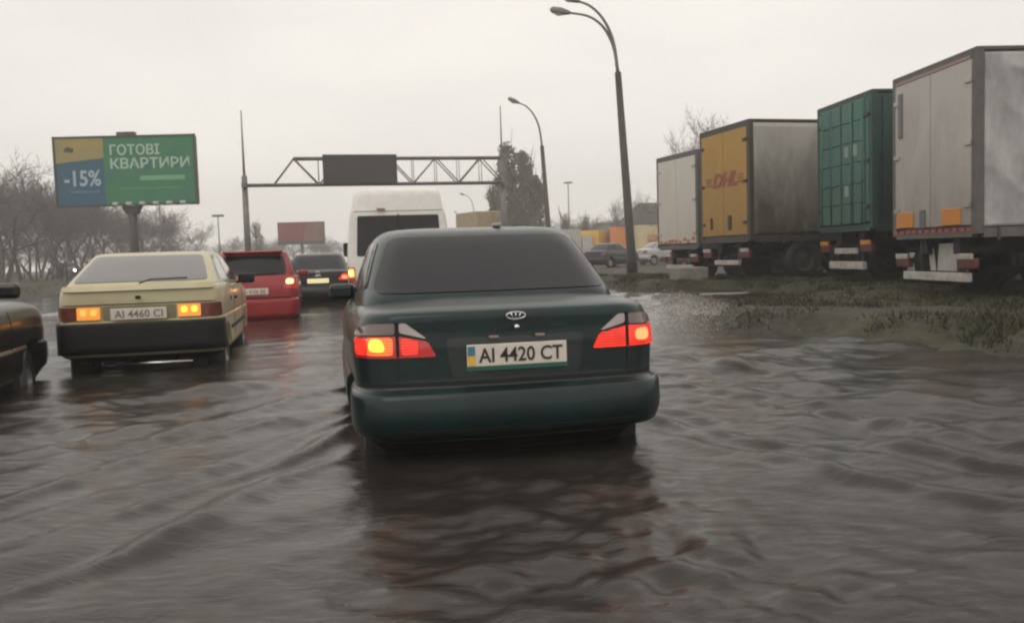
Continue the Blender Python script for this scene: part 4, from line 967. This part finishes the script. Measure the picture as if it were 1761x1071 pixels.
for i, (px, Y, py, lb) in enumerate([(1094, 92, 320, 'tall bare tree just right of the dark lamp post'), (1070, 105, 345, 'bare tree just left of the dark lamp post'), (1128, 110, 342, 'bare tree above the dark hipped roof'), (1192, 52, 205, 'bare tree top showing above the white trailer'), (1256, 50, 178, 'bare tree top showing above the yellow-doored trailer'), (1272, 46, 190, 'lower bare tree top at the corner of the yellow-doored trailer'), (1208, 55, 215, 'lower bare tree top between the white and yellow-doored trailers'), (1160, 85, 335, 'bare tree at the left edge of the white trailer')]):
    tree((i + 1) % 5, place(px, Y), top_h(px, py, Y), random.uniform(0, 6), lb, 'bare trees behind the parked trailers', .7)
k = 0
for px in range(395, 800, 14):
    Y = random.uniform(150, 200); py = random.uniform(400, 422) if px < 640 else random.uniform(392, 415)
    tree(k % 5, place(px, Y), top_h(px, py, Y), random.uniform(0, 6), 'low hazy tree in the far row across the end of the road', 'far trees at the end of the road', 1.7); k += 1
for px in list(range(905, 1300, 24)):
    Y = random.uniform(150, 190); py = random.uniform(388, 402)
    tree(k % 5, place(px, Y), top_h(px, py, Y), random.uniform(0, 6), 'low hazy tree in the far row beyond the parked lorries', 'far trees beyond the lorries', 1.6); k += 1

LEAF = mat('poplar_leaf', (.085, .10, .055), .7, var=.55, scale=.9, col2=(.045, .058, .034))
LEAFG = mat('poplar_leaf_grey', (.085, .08, .06), .8, var=.4, scale=.9)
def poplar(label, p, H, R, seed, lm, n=7000, group='poplars'):
    r = np.random.default_rng(seed); o = empty('poplar_tree', p, 0, label, 'tree', group)
    b = MB(); b.tube([(0, 0, -.2), (0, 0, H * .3), (.1, 0, H * .92)], [H * .022, H * .016, .02], 8)
    for i in range(26):
        z = H * r.uniform(.12, .8); a = r.uniform(0, 2 * pi); L = R * r.uniform(.5, .9); b.tube([(0, 0, z), (L * .6 * cos(a), L * .6 * sin(a), z + L * .9), (L * .9 * cos(a), L * .9 * sin(a), z + L * 2.2)], [.06, .04, .012], 5)
    b.build('trunk', BARK, o)
    # clumps along upright limbs
    env = lambda z: np.clip(1 - z, 0, 1) ** .42 * np.clip(z / .2, 0, 1) ** .6
    nc = 46; cz = r.uniform(.08, .97, nc); ca = r.uniform(0, 2 * pi, nc); cr_ = R * env(cz) * r.uniform(.3, 1.05, nc)
    C = np.stack([cr_ * np.cos(ca), cr_ * np.sin(ca), cz * H], 1)
    idx = r.integers(0, nc, n); P = C[idx] + r.normal(0, 1, (n, 3)) * np.array([R * .15, R * .15, R * .45])
    an = np.arctan2(P[:, 1], P[:, 0]); zz = P[:, 2] / H; lump = .85 + .28 * np.sin(19 * zz + 2 * an + seed) + .2 * np.sin(31 * zz - 3 * an)
    ok = (P[:, 2] > H * .05) & (np.hypot(P[:, 0], P[:, 1]) < R * (env(zz) * 1.2 * lump + .05)) & (P[:, 2] < H); P = P[ok]; n = len(P)
    s = r.uniform(.12, .26, n) * (H / 14); D1 = r.normal(0, 1, (n, 3)); D1 /= np.linalg.norm(D1, axis=1)[:, None]; D2 = np.cross(D1, r.normal(0, 1, (n, 3))); D2 /= np.linalg.norm(D2, axis=1)[:, None]
    V = np.stack([P - D1 * s[:, None], P + D2 * s[:, None] * .6, P + D1 * s[:, None], P - D2 * s[:, None] * .6], 1).reshape(-1, 3)
    Fc = np.arange(n * 4).reshape(n, 4); np_mesh('crown', V, Fc, lm, o, smooth=False); return o
for i, (px, Y, py, R, lb) in enumerate([(880, 104, 243, 1.75, 'tallest dark poplar, right behind the gantry end'), (909, 102, 258, 1.7, 'dark poplar between the gantry end and the second street lamp'), (860, 110, 306, 1.5, 'shorter dark poplar left of the gantry end'), (926, 104, 300, 1.6, 'short dark poplar behind the second street lamp pole')]):
    p = place(px, Y); poplar(lb, p, top_h(px, py, Y), R * 1.25, i + 40, LEAF)
poplar('grey hazy poplar just right of the left gantry post', place(446, 140), top_h(446, 382, 140), 1.6, 77, LEAFG, 3500)
for i, (px, Y, py) in enumerate([(1010, 118, 372), (976, 122, 366)]):
    poplar(['slim pointed tree left of the grey building', 'slim pointed tree right of the second street lamp'][i], place(px, Y), top_h(px, py, Y), 1.3, 90 + i, LEAFG, 2500)

# ------------------------------------------------------------------ grass on the verges
def grass(name, label, test, n, box, h0, h1, seed, m):
    r = np.random.default_rng(seed); x = r.uniform(box[0], box[1], n * 6); y = r.uniform(box[2], box[3], n * 6)
    z = terrain(x, y); cl = np.array([mnoise.noise(Vector((a * .9, b_ * .9, 0))) + .6 * mnoise.noise(Vector((a * 3.1, b_ * 3.1, 3))) for a, b_ in zip(x, y)])
    k = (z > .012) & test(x, y) & (cl > r.uniform(-.25, .6, len(x))); x, y, z, cl = x[k][:n], y[k][:n], z[k][:n], cl[k][:n]; n = len(x)
    h_ = r.uniform(h0, h1, n) * np.clip(.7 + cl, .4, 1.6); a = r.uniform(0, 2 * pi, n); w = r.uniform(.006, .012, n); ln = r.normal(0, .5, (n, 2)) * h_[:, None]
    P = np.stack([x, y, z - .02], 1); wv = np.stack([np.cos(a) * w, np.sin(a) * w, np.zeros(n)], 1); tip = P + np.stack([ln[:, 0], ln[:, 1], h_], 1); mid = P + np.stack([ln[:, 0] * .35, ln[:, 1] * .35, h_ * .6], 1)
    V = np.stack([P - wv, P + wv, mid + wv * .7, tip, mid - wv * .7], 1).reshape(-1, 3); o5 = np.arange(n)[:, None] * 5
    Fq = np.concatenate([o5 + np.array([[0, 1, 2, 4]]), o5 + np.array([[4, 2, 3, 3]])]) 
    me = bpy.data.meshes.new(name); me.from_pydata(V.tolist(), [], [tuple(f) for f in (o5 + np.array([[0, 1, 2, 4]])).tolist()] + [tuple(f) for f in (o5 + np.array([[4, 2, 3]])).tolist()])
    me.materials.append(m); o = link(bpy.data.objects.new(name, me)); tag(o, label, 'grass', kind='stuff'); return o
GRS = mat('grass_blade', (.046, .052, .014), .6, var=.6, scale=1.6, col2=(.04, .032, .018))
grass('verge_grass', 'rough trampled grass on the muddy right verge', lambda x, y: x > 1, 60000, (2.2, 12, 6.3, 30), .03, .13, 5, GRS)
grass('far_verge_grass', 'short green grass on the left verge beside the cream hatchback', lambda x, y: x < -8, 9000, (-40, -9, 18, 50), .08, .16, 6, mat('grass_green', (.07, .10, .02), .6, var=.4, scale=1))

# spray thrown up beside the green car and foam flecks on the wake
SPR = mat('spray_white', (.75, .73, .7), .25)
def droplets(name, label, cat, gen, n, r0, r1, seed, flat=1.0):
    r = np.random.default_rng(seed); base = bmesh.new(); bmesh.ops.create_icosphere(base, subdivisions=1, radius=1); bv = np.array([v.co[:] for v in base.verts]); bfc = np.array([[v.index for v in f.verts] for f in base.faces]); base.free()
    P = gen(r, n); s = np.exp(r.uniform(np.log(r0), np.log(r1), n)); V = (P[:, None, :] + bv[None] * s[:, None, None] * np.array([1, 1, flat])).reshape(-1, 3); Fc = (bfc[None] + (np.arange(n) * len(bv))[:, None, None]).reshape(-1, 3)
    o = np_mesh(name, V, Fc, SPR); tag(o, label, cat, kind='stuff'); return o
def gen_spray(r, n):
    u = r.uniform(0, 1, n) ** 1.6; a = r.normal(0, .35, n); x = 1.9 + u * 1.5 + r.normal(0, .15, n); y = 12.5 + r.normal(0, 1.2, n) + u * 1.5; z = .35 * np.sin(u * pi) * r.uniform(0, 1, n) + r.uniform(-.01, .05, n); return np.stack([x, y, z], 1)
droplets('water_spray', 'white splash of spray thrown up at the right of the green saloon', 'spray', gen_spray, 9000, .0016, .0048, 8)
# ------------------------------------------------------------------ haze
hz = MB().box((0, 120, 11), (470, 400, 26)).build('haze', None); hm = bpy.data.materials.new('haze'); hm.use_nodes = True; t = hm.node_tree; t.nodes.clear()
o_ = N(t, 'ShaderNodeOutputMaterial'); v_ = N(t, 'ShaderNodeVolumePrincipled'); v_.inputs['Color'].default_value = (.95, .93, .9, 1); v_.inputs['Density'].default_value = .0024
t.links.new(v_.outputs[0], o_.inputs['Volume']); hz.data.materials.append(hm); tag(hz, kind='stuff')
hz['label'] = 'grey rain haze over the whole road'; hz['category'] = 'haze'
